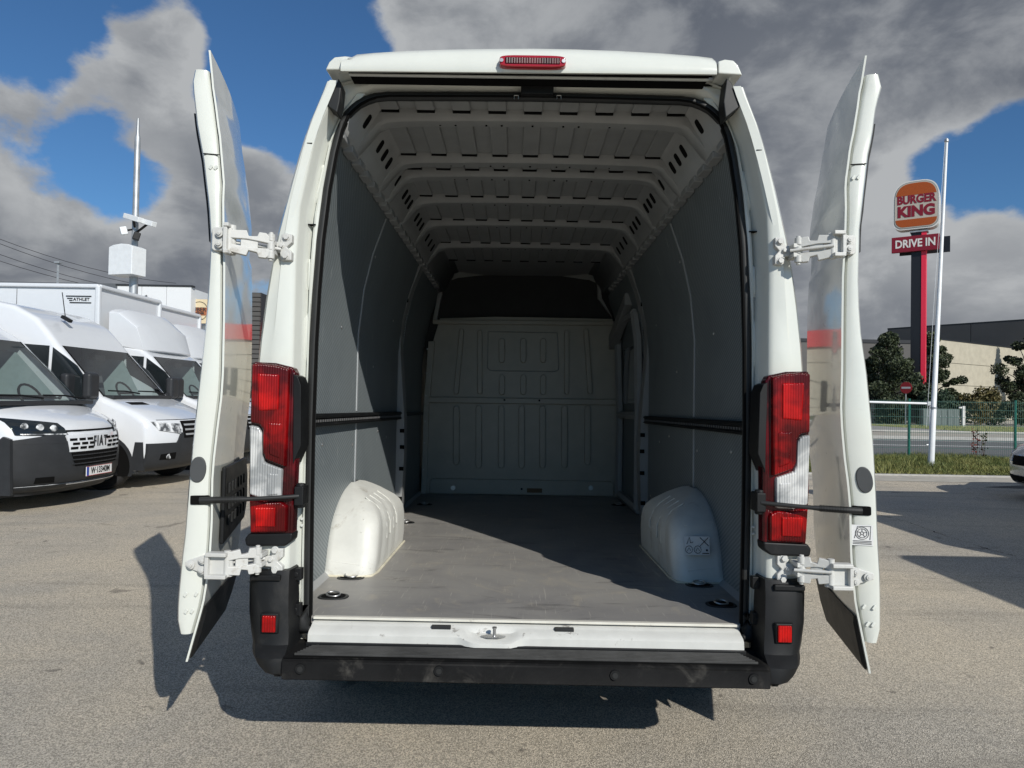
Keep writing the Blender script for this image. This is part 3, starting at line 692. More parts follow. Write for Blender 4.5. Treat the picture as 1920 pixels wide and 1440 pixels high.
# ---- roof lining: ribs, stamped pads, side frames
CZ = 2.615
b = MB(); b.b2((-.68, .10, CZ), (.68, 4.33, CZ + .01)); b.build('roof_skin', INNERSHADE, van)
BEAMS = [.36, .87, 1.08, 1.55, 2.07, 2.72]
for s in (-1, 1):
    cs = [(.60, CZ), (.645, CZ - .012), (.66, CZ - .035), (.715, CZ - .125), (.735, CZ - .165), (.78, CZ - .19), (.795, CZ - .185), (.80, CZ - .16)]
    b = MB(); b.loft([[(s * x, y, z) for x, z in cs] for y in (.10, 1.3, 2.6, 3.97)]); b.build('roof_side_frame', INNERSHADE, van, smooth=50, solid=.004)
    # lower scalloped flange
    b = MB()
    y = .12
    while y < 3.6:
        b.b2((s * .745, y, CZ - .205), (s * .79, y + .10, CZ - .175)); y += .155
    tag(b.build('frame_flange', INNERSHADE, van, bevel=.006), kind='stuff')
    # dark plates for oblong holes between the ribs, shade painted into their colour
    def hole(y, L, u0=.2, u1=.8):
        a = Vector((.66, 0, CZ - .035)); c = Vector((.715, 0, CZ - .125)); nrm = Vector((-(c.z - a.z), 0, (c.x - a.x))).normalized() * -1
        p0 = a.lerp(c, u0); p1 = a.lerp(c, u1); b = MB(); ring_ = []
        for k in range(12):
            an = 2 * math.pi * k / 12; ring_.append((.5 + .5 * math.copysign(abs(math.cos(an)) ** .6, math.cos(an)), .5 * math.copysign(abs(math.sin(an)) ** .6, math.sin(an))))
        A = [(s * (p0.lerp(p1, u).x - nrm.x * .0), y + v * L, p0.lerp(p1, u).z) for u, v in ring_]
        off = .003; B = [(x - s * off, yy, z - off * .6) for x, yy, z in A]
        b.prism(A, B); b.build('painted_hole', DARK, van)
    prev = .10
    for bi, y in enumerate(BEAMS):
        gap = y - prev; 
        if gap > .4:
            for q in range(3): hole(prev + .11 + q * (gap - .14) / 3 + .03, .05)
        elif gap > .1: hole((prev + y) / 2 + .03, .045)
        prev = y + .04
for bi, y in enumerate(BEAMS):
    w = .030; cs = [(-.775, CZ - .185), (-.75, CZ - .185), (-.728, CZ - .165), (-.70, CZ - .13), (-.655, CZ - .075), (-.62, CZ - .058), (-.56, CZ - .050), (-.3, CZ - .044), (0, CZ - .042)]
    cs = cs + [(-x, z) for x, z in reversed(cs[:-1])]
    Rg = [[(x, y - w - .012, z + .012), (x, y - w, z), (x, y + w, z), (x, y + w + .010, z + .012), (x, y + w + .016, z + .05), (x, y - w - .016, z + .05)] for x, z in cs]
    b = MB(); b.loft(Rg, True, True); bm_ = b.build('roof_rib', INNERSHADE, van, smooth=40)
    b = MB()
    for k in range(-8, 9):
        if abs(k) % 3 != 1: b.b2((k * .066 - .004, y + w - .020, CZ - .0475), (k * .066 + .004, y + w - .013, CZ - .043))
    tag(b.build('rib_holes', DARK, bm_, smooth=0), kind='stuff')
for y0, y1 in zip([.10] + [q + .055 for q in BEAMS], [q - .055 for q in BEAMS] + [3.3]):
    if y1 - y0 < .06: y0 = y1 - .055
    for k in range(9):
        x = -.60 + .15 * k; rib = (k - 4) * .0
        b = MB(); b.b2((x - .039, y0 + .012, CZ - .014), (x + .039, y1 - .004, CZ + .002)); b.build('stamped_pad', INNERSHADE, van, bevel=.006, seg=2)
        b = MB(); b.b2((x - .037, y1 - .002, CZ - .018), (x + .037, y1 + .014, CZ - .003)); b.build('pad_slot', DARK, van)

# ---- bulkhead
BY = 3.97
def bx(px, py, yl=BY): return vz(px, py, yl)
b = MB(); BHP = mat('bulkhead_paint', (.40, .375, .315), .35, vary=.05, dirt=(.3, .28, .24, .4))
out = [(790, 928), (1168, 934), (1165, 760), (1160, 640), (1148, 598), (1050, 596), (930, 594), (825, 597), (812, 640), (800, 760)]
A = [bx(*p) for p in out]; b.prism([(x, BY, z) for x, z in A], [(x, BY + .03, z) for x, z in A]); bh = b.build('bulkhead', BHP, van)
def strip(pts_px, th, name='bulkhead_rib', m=BHP, y=BY, bev=.006):
    A = [bx(*p) for p in pts_px]; b = MB(); c = Vector((sum(p[0] for p in A) / len(A), sum(p[1] for p in A) / len(A)))
    b.prism([(x, y + .002, z) for x, z in A], [(x, y - th, z) for x, z in A]); return b.build(name, m, bh, bevel=bev, seg=3)
def ribpx(x0, y0, x1, y1, w=5.5, nm='bulkhead_rib'):
    n = 6; pts = []
    for k in range(n + 1): a = math.pi * k / n; pts.append((x1 + w * math.cos(a), y1 + w * math.sin(a)))
    for k in range(n + 1): a = math.pi + math.pi * k / n; pts.append((x0 + w * math.cos(a), y0 + w * math.sin(a)))
    return strip(pts, .038, nm)
for x in (856, 898, 940, 978, 1017, 1058, 1101): ribpx(x, 766, x, 866 + (6 if 880 < x < 1080 else 0))
for x in (941, 981, 1018): ribpx(x, 640, x, 675); ribpx(x, 708, x, 735)
ribpx(900, 624, 900, 735, 4.5); ribpx(1062, 624, 1062, 735, 4.5); ribpx(866, 622, 856, 735, 4.5); ribpx(1098, 622, 1106, 735, 4.5)
strip([(803, 744), (1160, 749), (1160, 760), (803, 755)], .035, 'bulkhead_crossbar', bev=.008)
strip([(806, 902), (812, 896), (1146, 902), (1150, 908), (1150, 930), (806, 925)], .03, 'bulkhead_skirt', bev=.008)
for a in ([(812, 600), (1150, 603), (1150, 611), (812, 608)], [(795, 760), (804, 640), (816, 640), (806, 760)], [(790, 925), (795, 760), (805, 760), (801, 925)], [(1150, 640), (1160, 640), (1166, 760), (1156, 760)], [(1156, 760), (1166, 760), (1169, 930), (1159, 930)]):
    strip(a, .03, 'bulkhead_frame', bev=.006)
def outline(a, t, nm):   # a thin pressed border round the raised field
    for p, q in zip(a, a[1:] + a[:1]):
        P0 = bx(*p); P1 = bx(*q); b = MB(); b.tube([(P0[0], BY - .002, P0[1]), (P1[0], BY - .002, P1[1])], t, 6); b.build(nm, INNERSHADE, bh)
outline([(915, 622), (1045, 624), (1048, 692), (1040, 697), (920, 695), (914, 690)], .005, 'bulkhead_bead')
for px in (850, 1107):
    x, z = bx(px, 914); b = MB(); b.disc((x, BY - .03, z), (0, -1, 0), .022, .012, 16); b.disc((x, BY - .042, z), (0, -1, 0), .010, .014, 12); b.build('lashing_bolt', STEEL, bh)
for px, py in ((946, 750), (1011, 751), (978, 916)):
    x, z = bx(px, py); b = MB(); b.disc((x, BY - .036, z), (0, -1, 0), .010, .003, 12); b.build('bolt_hole', DARK, bh)
for py in (655, 700, 742, 790, 830, 880):
    for px in (802 - (py - 655) * .03, 1157 + (py - 655) * .03):
        x, z = bx(px, py); b = MB(); b.disc((x, BY - .032, z), (0, -1, 0), .007, .005, 10); b.build('bulkhead_bolt', STEEL, bh)
x, z = bx(1002, 919); b = MB(); b.b2((x - .07, BY - .034, z - .02), (x + .07, BY - .03, z + .02)); b.build('brown_label', mat('brown_label', (.16, .10, .05), .7), bh)
# upper closed-off part above the bulkhead and its frame
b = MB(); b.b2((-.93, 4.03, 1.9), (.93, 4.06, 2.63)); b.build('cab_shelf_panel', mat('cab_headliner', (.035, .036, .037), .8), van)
hA = [vz(*p, 3.97) for p in ((845, 490), (1125, 493), (1123, 499), (847, 496))]
b = MB(); b.prism([(x, 3.93, z) for x, z in hA], [(x, 3.99, z) for x, z in hA]); b.build('roof_cross_rail', INNERSHADE, van, bevel=.005)
for pts_ in ([(847, 492), (826, 530), (812, 600), (820, 600), (833, 532), (853, 494)], [(1118, 494), (1124, 494), (1126, 540), (1128, 560), (1148, 596), (1120, 560)]):
    hA = [vz(*p, 3.97) for p in pts_]; b = MB(); b.prism([(x, 3.94, z) for x, z in hA], [(x, 3.99, z) for x, z in hA]); b.build('front_hoop', INNERSHADE, van, bevel=.004)

# ================================================================== REAR DOORS
DY = -.10       # van-y of the hinge-side edge
A_ = R(13.0)
SK = {-1: [(393, 95), (399, 160), (405, 200), (412, 250), (418, 320), (420, 345), (418.5, 375), (419, 430), (420.5, 500), (420, 600), (418, 700), (415, 745), (408, 800), (401, 860), (398, 900), (397, 980), (392, 1060), (381, 1130), (350, 1240)],
      1: [(1623.5, 105), (1614, 165), (1608, 202), (1594, 276), (1590, 310), (1585, 345), (1586, 390), (1585, 431), (1580.5, 520), (1579.5, 600), (1579, 700), (1577, 765), (1579, 806), (1584, 861), (1590, 905), (1594, 950), (1596, 1043), (1604, 1130), (1631, 1262)]}
OU = {-1: [(361, 132), (363, 160), (370, 220), (383, 300), (392, 380), (396, 450), (393, 520), (388, 600), (378, 700), (367, 800), (357, 900), (350, 1000), (345, 1040), (338, 1110), (335, 1150), (335, 1188)],
      1: [(1652, 141), (1651, 166), (1640, 208), (1626, 291), (1617, 370), (1611, 425), (1608.5, 520), (1610, 580), (1613, 625), (1622, 694), (1634, 833), (1640, 933), (1643, 1017), (1647, 1083), (1649, 1177), (1648, 1205)]}


def zx(lst, s):
    out = []
    for px, py in lst:
        z = vz(px, py, DY)[1]
        for _ in range(3):
            u = max(0, interp(inn_, .5) - interp(inn_, z)) * .8
            x, z = vz(px, py, DY + u)
        out.append((z, abs(x)))
    return sorted(out)


def setback(z): return max(0, .875 - interp(inn_, z)) * .8


for s in (-1, 1):
    sk, ou = zx(SK[s], s), zx(OU[s], s)
    zlo, zhi = sk[0][0], sk[-1][0]; zl2, zh2 = ou[0][0], ou[-1][0]
    ca, sa = math.cos(A_), math.sin(A_)
    def dp(z, u, v=0, ref=None):
        """door coordinates: u along the door from its hinge edge, v inwards (away from the van)"""
        x = interp(sk, z) + u * sa + v * ca; y = DY + setback(z) + u * ca - v * sa
        return (s * x, y, z)
    def thick(z): return max(.03, (interp(ou, z) - interp(sk, z)) / ca)
    NZ = 44
    # inner frame of the door with the hinge-side shut face
    Rg = []
    for i in range(NZ + 1):
        z = zl2 + (zh2 - zl2) * i / NZ; t_ = thick(z)
        e = min(1, (z - zl2) / .04, (zh2 - z) / .03); e = math.sqrt(max(0, 1 - (1 - e) ** 2))
        t_ = .03 + (t_ - .03) * (.72 + .28 * e); fl = .004
        Rg.append([dp(z, .03, .004), dp(z, .012, .010), dp(z, .004, .014), dp(z, .0, .024), dp(z, .0, t_ - .018), dp(z, .005, t_ - .006), dp(z, .018, t_), dp(z, .60, t_), dp(z, .66, t_ - .02), dp(z, .66, .004)])
    b = MB(); b.loft(Rg, True, True); door = b.build('rear_door', PAINT, van, smooth=40)
    # outer skin, thin, standing proud of the frame on every side
    L = .70; Rg = []
    for i in range(64):
        z = zlo + (zhi - zlo) * i / 63
        us = [-.004] + [L * k / 8 for k in range(9)]
        row_ = []
        for u in us:
            bow = .010 * math.sin(math.pi * min(1, max(0, u / L)))
            groove = .0
            if 1.985 < z < 2.115 and u > .0: groove = .010
            row_.append(dp(z, u, -.004 - bow + groove))
        back = [dp(z, u, .003) for u in reversed(us)]
        Rg.append(row_ + back)
    b = MB(); b.loft(Rg, True, True); b.build('outer_skin', PAINT, door, smooth=25)
    # lower black moulding
    Rg = []
    for i in range(9):
        z = zlo + .006 + (.185 - .0) * i / 8
        Rg.append([dp(z, .012, -.006), dp(z, .02, -.018 if 0 < i < 8 else -.012), dp(z, .62 + min(.06, .02 * i), -.026), dp(z, .66, -.008)])
    b = MB(); b.loft(Rg, True, True); b.build('lower_moulding', BLACKP, door, smooth=30)
    # oval rubber plug, strap pocket, hinge reinforcement
    pxs = (374, 880) if s < 0 else (1617.5, 899)
    for nm, (px, py), (ww, hh), m_, th in (('rubber_plug', pxs, (.056, .094), mat('rubber_plug', (.055, .058, .06), .5), .006), ('strap_pocket', (377, 937) if s < 0 else (1613, 957), (.066, .034), DARK, .004)):
        x, z = vz(px, py, DY); b = MB(); ov = oval(0, 0, ww, hh, 26, 2.2 if nm == 'rubber_plug' else 8)
        v0 = (abs(x) - interp(sk, z)) / ca
        b.prism([dp(z + c, .003, v0 + a) for a, c in ov], [dp(z + c * .94, -th, v0 + a * .94) for a, c in ov]); b.build(nm, m_, door, bevel=.002 if nm == 'rubber_plug' else 0)
        if nm == 'strap_pocket': pock = Vector(dp(z, -.004, v0)); pz, pv = z, v0
    # joint line across the shut face + small screws
    zj = vz(400, 286, DY)[1]
    b = MB(); b.prism([dp(zj, -.004, .006), dp(zj, -.004, thick(zj) - .006), dp(zj + .003, -.004, thick(zj) - .006), dp(zj + .003, -.004, .006)], [dp(zj, .004, .02), dp(zj, .004, thick(zj) - .01), dp(zj + .003, .004, thick(zj) - .01), dp(zj + .003, .004, .02)]); b.build('panel_joint', DARK, door)
    for zz, fv in ((.685, .3), (.685, .7), (.625, .35), (.625, .6), (zj - .05, .35), (zj - .05, .6)):
        b = MB(); p = dp(zz, -.004, thick(zz) * fv); b.box(p, (.010, .004, .018), (0, .6, 0)); b.build('shut_face_tab', PAINT, door, bevel=.002)
    # dark inner trim seen as a thin line beyond the edge
    Rg = [[dp(z, .05, thick(z) - .004), dp(z, .05, thick(z) + .012), dp(z, .6, thick(z) + .012), dp(z, .6, thick(z) - .004)] for z in [1.95 + .05 * k for k in range(11)]]
    b = MB(); b.loft(Rg, True, True); b.build('inner_trim', RUBBER, door, smooth=40)
    if s < 0:   # number plate recess
        A = [(.09, 1.125), (.60, 1.125), (.66, 1.05), (.66, .93), (.60, .86), (.09, .84)]
        b = MB(); b.prism([dp(z, u, -.014) for u, z in A], [dp(z, u, -.030) for u, z in A]); pr = b.build('plate_recess', BLACKP, door, bevel=.006)
        for k in range(6):
            for j in range(3):
                b = MB(); u = .15 + .075 * k; z = .90 + .06 * j; q = [(u, z), (u + .03, z), (u + .03, z + .04), (u, z + .04)]
                b.prism([dp(z_, u_, -.029) for u_, z_ in q], [dp(z_, u_, -.036) for u_, z_ in q]); b.build('plate_slot', RUBBER, pr, bevel=.003)
    else:       # jacking sticker on the shut face
        xa, za = vz(1595, 983, DY); xb, zb_ = vz(1633, 1022, DY)
        va, vb = (xa - interp(sk, za)) / ca, (xb - interp(sk, zb_)) / ca
        b = MB(); b.add([dp(zb_, -.003, va), dp(zb_, -.003, vb), dp(za, -.003, vb), dp(za, -.003, va)], [(0, 1, 2, 3)]); st = b.build('jacking_sticker', mat('sticker_paper', (.72, .72, .70), .5), door, smooth=0)
        INK2 = mat('grey_ink', (.12, .12, .12), .6); b = MB(); fx = lambda u, v: Vector(dp(zb_ + (za - zb_) * v, -.004, va + (vb - va) * u))
        for r_ in (.30, .22, .07): b.tube([fx(.5 + r_ * math.cos(a), .6 + r_ * math.sin(a)) for a in [k * math.pi / 10 for k in range(21)]], .0011, 4)
        for k in range(5): a = k * 1.256 + .3; b.tube([fx(.5 + .07 * math.cos(a), .6 + .07 * math.sin(a)), fx(.5 + .22 * math.cos(a), .6 + .22 * math.sin(a))], .0011, 4)
        for v in (.08, .15, .22): b.tube([fx(.08, v), fx(.92, v)], .0013, 4)
        b.tube([fx(.15, .35), fx(.3, .92), fx(.9, .95), fx(.85, .3)], .0012, 4)
        b.build('sticker_print', INK2, st)
    # check strap: ribbed black strap from the lamp-side bracket into the pocket
    bk = vp(566, 928, .0) if s < 0 else vp(1421, 940, .0)
    P0 = Vector((s * abs(bk.x), -.035, bk.z)); b = MB(); b.box((P0.x, P0.y + .03, P0.z), (.034, .07, .07)); b.disc((P0.x, P0.y + .02, P0.z - .045), (0, 0, 1), .017, .09, 12); br = b.build('strap_bracket', BLACKP, van, bevel=.005)
    mid = P0.lerp(pock, .5) + Vector((0, -.02, -.004)); pa = []
    for k in range(17):
        a = k / 16; p = P0 * (1 - a) ** 2 + mid * 2 * a * (1 - a) + pock * a * a; pa.append(p)
    b = MB(); b.tube(pa, [.008] * 9 + [.0095] * 5 + [.012] * 3, 10); b.build('check_strap', RUBBER, br, smooth=60)
    b = MB()
    for k in range(26):
        a = .58 + .40 * k / 26; p = P0 * (1 - a) ** 2 + mid * 2 * a * (1 - a) + pock * a * a; q = P0 * (1 - a - .006) ** 2 + mid * 2 * (a + .006) * (1 - a - .006) + pock * (a + .006) ** 2; b.tube([p, q], .0125, 8)
    tag(b.build('strap_rings', RUBBER, br, smooth=30), kind='stuff')

    # ---- hinges
    for up_ in (True, False):
        if s < 0: T_ = dict(by=465, bolts=[(540, 447), (538, 482)], mid=(531, 463), by0=(508, 440, 549, 490), pin=(508, 463), dpin=(432, 452), plate=(397, 425, 424, 470), dz=0) if up_ else dict(by=1050, bolts=[(519, 1030), (519, 1067)], mid=(511, 1047), by0=(492, 1026, 532, 1076), pin=(483, 1050), dpin=(427, 1056), plate=(346, 1040, 404, 1078), dz=0)
        else: T_ = dict(by=471, bolts=[(1459, 455), (1460, 491)], mid=(1467, 472), by0=(1450, 447, 1486, 498), pin=(1497, 470), dpin=(1560, 462), plate=(1580, 440, 1606, 477), dz=0) if up_ else dict(by=1065, bolts=[(1466, 1045), (1464, 1084)], mid=(1472, 1064), by0=(1454, 1040, 1492, 1092), pin=(1503, 1068), dpin=(1557, 1072), plate=(1578, 1062, 1640, 1100), dz=0)
        yb = -.022 if up_ else -.01
        b = MB(); x0, z0 = vz(T_['by0'][0], T_['by0'][1], yb); x1, z1 = vz(T_['by0'][2], T_['by0'][3], yb)
        c = Vector(((x0 + x1) / 2, 0, (z0 + z1) / 2)); w2, h2 = abs(x1 - x0) / 2, abs(z0 - z1) / 2; o_ = -s  # inner side holds the bolts
        ol = [(o_ * w2, h2), (o_ * w2, h2 * .35), (o_ * w2 * .55, 0), (o_ * w2, -h2 * .35), (o_ * w2, -h2), (o_ * w2 * .1, -h2), (-o_ * w2 * .05, -h2 * .42), (-o_ * w2, -h2 * .36), (-o_ * w2, h2 * .36), (-o_ * w2 * .05, h2 * .42), (o_ * w2 * .1, h2)]
        b.prism([(c.x + x, yb - .018, c.z + z) for x, z in ol], [(c.x + x, yb + .012, c.z + z) for x, z in ol]); hb = b.build('door_hinge', HINGEM, van, bevel=.004, seg=3)
        for q in T_['bolts'] + [T_['mid']]:
            x, z = vz(q[0], q[1], yb); b = MB(); r_ = .011 if q != T_['mid'] else .008
            b.disc((x, yb - .016, z), (0, -1, 0), r_ * 1.35, .004, 20); b.disc((x, yb - .020, z), (0, -1, 0), r_, .009, 6); b.build('hinge_bolt', HINGEM, hb, bevel=.0015)
        pin = vp(*T_['pin'], -.07); dpn = vp(*T_['dpin'], -.11)
        b = MB()
        for zz in (-.044, -.012, .020): b.disc((pin.x, pin.y, pin.z + zz), (0, 0, 1), .014, .026, 16)
        b.disc((pin.x, pin.y, pin.z - .052), (0, 0, 1), .008, .105, 12)
        for zz in (.028, -.028): b.box(((pin.x + c.x - o_ * w2 * .6) / 2, (pin.y + yb) / 2, pin.z + zz * .6), (.026, abs(pin.y - yb) + .02, .016))
        b.build('hinge_knuckle', HINGEM, hb, bevel=.002)
        # link arm: two side cheeks and a thin web
        d = (dpn - pin); dn = d.normalized(); ang = math.atan2(d.y, d.x)
        b = MB(); Lh = d.length
        def LP(u, v, h): return pin + dn * (u * Lh) + Vector((-dn.y, dn.x, 0)) * v + Vector((0, 0, h))
        for sg in (1, -1):
            prof = [(-.06, .020), (.12, .046), (.30, .046), (.34, .030), (.55, .026), (.60, .046), (.98, .040), (1.06, .016), (1.0, .010), (.6, .014), (.3, .012), (-.06, .008)]
            b.prism([LP(u, -.010, sg * h) for u, h in prof], [LP(u, .012, sg * h) for u, h in prof])
        b.prism([LP(.32, -.004, .028), LP(.75, -.004, .028), LP(.75, -.004, -.028), LP(.32, -.004, -.028)], [LP(.32, .006, .028), LP(.75, .006, .028), LP(.75, .006, -.028), LP(.32, .006, -.028)])
        b.build('hinge_link', HINGEM, hb, bevel=.003, seg=2)
        b = MB(); b.tube([LP(-.25, -.016, 0), LP(1.05, -.012, 0)], .006, 10); b.disc(LP(1.02, 0, -.045), (0, 0, 1), .012, .09, 14); b.build('hinge_rod', HINGEM, hb, smooth=60)
        # door-side bracket
        x0, z0 = vz(T_['plate'][0], T_['plate'][1], DY - .02); x1, z1 = vz(T_['plate'][2], T_['plate'][3], DY - .02)
        zc = (z0 + z1) / 2; hh = abs(z0 - z1) / 2; y_ = DY + setback(zc) - .012
        xin = dpn.x; xout = x0 if s < 0 else x1; xi2 = x1 if s < 0 else x0
        sg_ = 1 if xi2 > xout else -1
        b = MB(); xm = xi2 if up_ else xi2 + (xout - xi2) * .25
        if up_: pl_ = [(xm, hh), (xout + sg_ * .008, hh), (xout, hh * .8), (xout, -hh * .8), (xout + sg_ * .008, -hh), (xm, -hh)]
        else: pl_ = [(xm + sg_ * .01, hh * .8), (xm, hh), (xm - sg_ * .012, hh), (xout, hh * .3), (xout, -hh * .3), (xm - sg_ * .012, -hh), (xm, -hh), (xm + sg_ * .01, -hh * .8)]
        b.prism([(x, y_ - .006, zc + z) for x, z in pl_], [(x, y_ + .012, zc + z) for x, z in pl_]); b.build('hinge_bracket', HINGEM, hb, bevel=.004, seg=3)
        b = MB(); xa_, xb_ = sorted((xin, xm)); b.b2((xa_ - .004, y_ - .006, zc - hh * 1.0), (xb_ + .004, y_ + .010, zc + hh * 1.0)); b.build('hinge_bracket', HINGEM, hb, bevel=.004, seg=3)
        for e_ in (-1, 1):
            b = MB(); b.b2((xa_ - .004, y_ - .030, zc + e_ * hh * 1.12 - .007), (xb_ + .004, y_ + .008, zc + e_ * hh * 1.12 + .007)); b.build('bracket_flange', HINGEM, hb, bevel=.003)
        b = MB(); xc_ = xm if abs(xm - xout) > .01 else xm; b.b2((xc_ - .007, y_ - .026, zc - hh * 1.05), (xc_ + .007, y_ + .004, zc + hh * 1.05)); b.build('bracket_flange', HINGEM, hb, bevel=.003)
        b = MB(); b.disc((dpn.x, dpn.y + .01, zc - hh * 1.25), (0, 0, 1), .016, hh * 2.5, 14); b.build('hinge_knuckle', HINGEM, hb, bevel=.002)
        bl = [(.8, .45), (.8, -.45)] if up_ else [(.86, 0), (.45, .5), (.45, -.5)]
        for fu, fz_ in bl:
            x = xi2 + (xout - xi2) * fu * (.9 if not up_ else .55); b = MB(); b.disc((x, y_ - .012, zc + hh * fz_), (0, -1, 0), .0145, .005, 20); b.disc((x, y_ - .016, zc + hh * fz_), (0, -1, 0), .0085, .007, 16); b.disc((x, y_ - .0225, zc + hh * fz_), (0, -1, 0), .004, .002, 8); b.build('hinge_bolt', HINGEM, hb, bevel=.001)

# ================================================================== PARKED VEHICLES
class Veh:
    """body lofted across its width from a side profile; x forward, near side is -y"""
    def __init__(s, prof, W, lean=.10, zl=1.15, c=.28, x0=.0, n=24):
        s.prof = prof; s.W = W; s.lean = lean; s.zl = zl; s.c = c; s.x0 = x0
        s.xm = max(p[0] for p in prof)
        m = len(prof); s.nrm = []
        area = sum(prof[i][0] * prof[(i + 1) % m][1] - prof[(i + 1) % m][0] * prof[i][1] for i in range(m))
        sg = 1 if area > 0 else -1
        for i in range(m):
            a = Vector(prof[i - 1]); b_ = Vector(prof[(i + 1) % m]); d = (b_ - a); s.nrm.append(Vector((-d.y, d.x)).normalized() * sg)
    def sy(s, z): return s.W / 2 * (1 - s.lean * max(0, z - s.zl) / 1.3)
    def cur(s, x, v): return s.c * abs(v) ** 2.6 * min(1, max(0, (x - s.x0) / (s.xm - s.x0)))
    def fx(s, v, z):
        tab = sorted([(p[1], p[0]) for p in s.prof[:s.cowl + 1]]); x = interp(tab, z); return x - s.cur(x, v)
    def shell(s, name, m, parent, skip=(), rnd=.07):
        vs = [-1, -.995, -.98, -.955, -.92, -.86, -.75, -.6, -.4, -.2, 0, .2, .4, .6, .75, .86, .92, .955, .98, .995, 1]
        Rg = []
        for v in vs:
            e = max(0, (abs(v) - .92) / .08); off = rnd * (1 - math.sqrt(max(0, 1 - e * e)))
            Rg.append([(p[0] + q.x * off - s.cur(p[0], v), v * s.sy(p[1] + q.y * off), p[1] + q.y * off) for p, q in zip(s.prof, s.nrm)])
        b = MB(); n = len(s.prof)
        b.v = [p for r in Rg for p in r]
        for k in range(len(vs) - 1):
            for i in range(n):
                j = (i + 1) % n
                if i in skip and abs(vs[k]) <= .9 and abs(vs[k + 1]) <= .9: continue
                b.f.append((k * n + i, k * n + j, (k + 1) * n + j, (k + 1) * n + i))
        b.f.append(tuple(range(n))); b.f.append(tuple(range((len(vs) - 1) * n, len(vs) * n)))
        return b.build(name, m, parent, smooth=32)
    def front(s, name, m, parent, quad, eps=.012, nu=10, nv=4, th=.02, bevel=0):
        """patch on the nose; quad = (v,z) corners bottom-left, bottom-right, top-right, top-left"""
        a, b_, c, d = [Vector(q) for q in quad]; F_, B_ = [], []
        for j in range(nv + 1):
            r1, r2 = [], []
            for i in range(nu + 1):
                p = a.lerp(b_, i / nu).lerp(d.lerp(c, i / nu), j / nv); x = s.fx(p.x, p.y)
                r1.append((x + eps, p.x * s.sy(p.y), p.y)); r2.append((x - th, p.x * s.sy(p.y), p.y))
            F_.append(r1); B_.append(r2)
        b = MB(); b.loft([r + list(reversed(q)) for r, q in zip(F_, B_)], True, True)
        return b.build(name, m, parent, smooth=40, bevel=bevel)
    def sidep(s, name, m, parent, poly, eps=.008, th=.03, sd=-1, bevel=0):
        b = MB(); b.prism([(x, sd * (s.sy(z) + eps), z) for x, z in poly], [(x, sd * (s.sy(z) - th), z) for x, z in poly]); return b.build(name, m, parent, smooth=20, bevel=bevel)


def bezel_window(V, parent, poly, sd=-1):
    c = Vector((sum(p[0] for p in poly) / len(poly), sum(p[1] for p in poly) / len(poly)))
    o = V.sidep('side_window', GLASS, parent, poly, .006, .02, sd)
    return o


def arch_disc(V, parent, x, r, m, sd=-1):
    b = MB(); n = 20; A = [(x + (r) * math.cos(a), r * .0 + .33 + r * math.sin(a)) for a in [math.pi * (-.12) + math.pi * 1.24 * k / n for k in range(n + 1)]]
    A = [(px, max(.2, pz)) for px, pz in A]
    Bp = [(x + (r - .055) * math.cos(a), .33 + (r - .055) * math.sin(a)) for a in [math.pi * (-.12) + math.pi * 1.24 * k / n for k in range(n + 1)]]; Bp = [(px, max(.2, pz)) for px, pz in Bp]
    y0 = sd * (V.W / 2 + .012); y1 = sd * (V.W / 2 - .04)
    b.loft([[(p[0], y0, p[1]) for p in A], [(p[0], y0, p[1]) for p in Bp], [(p[0], y1, p[1]) for p in Bp]]); b.build('wheel_arch_trim', m, parent, smooth=0)
    b = MB(); b.prism([(p[0], sd * (V.W / 2 + .006), p[1]) for p in Bp], [(p[0], sd * (V.W / 2 - .02), p[1]) for p in Bp]); b.build('wheel_well', DARK, parent, smooth=0)


GL2 = bpy.data.materials.new('windscreen_glass'); GL2.use_nodes = True
q_ = NT(GL2.node_tree); GL2.node_tree.nodes.remove(GL2.node_tree.nodes['Principled BSDF'])
_t = q_.node('ShaderNodeBsdfTransparent', i_Color=(.72, .79, .78, 1)); _g = q_.node('ShaderNodeBsdfGlossy', i_Color=(1, 1, 1, 1), i_Roughness=.03); _f = q_.node('ShaderNodeLayerWeight', i_Blend=.5)
_m = q_.node('ShaderNodeMixShader', i_0=q_.math('ADD', q_.math('MULTIPLY', q_.math('POWER', _f.outputs[1], 4.0), .8), .06), i_1=_t.outputs[0], i_2=_g.outputs[0]); q_.l.new(_m.outputs[0], GL2.node_tree.nodes['Material Output'].inputs[0])
SEAT = mat('seat_fabric', (.10, .102, .11), .9, vary=.2)
PLATE = mat('plate_white', (.75, .75, .74), .5); BLUEP = mat('plate_blue', (.02, .06, .35), .5); INK = mat('black_ink', (.02, .02, .02), .6)


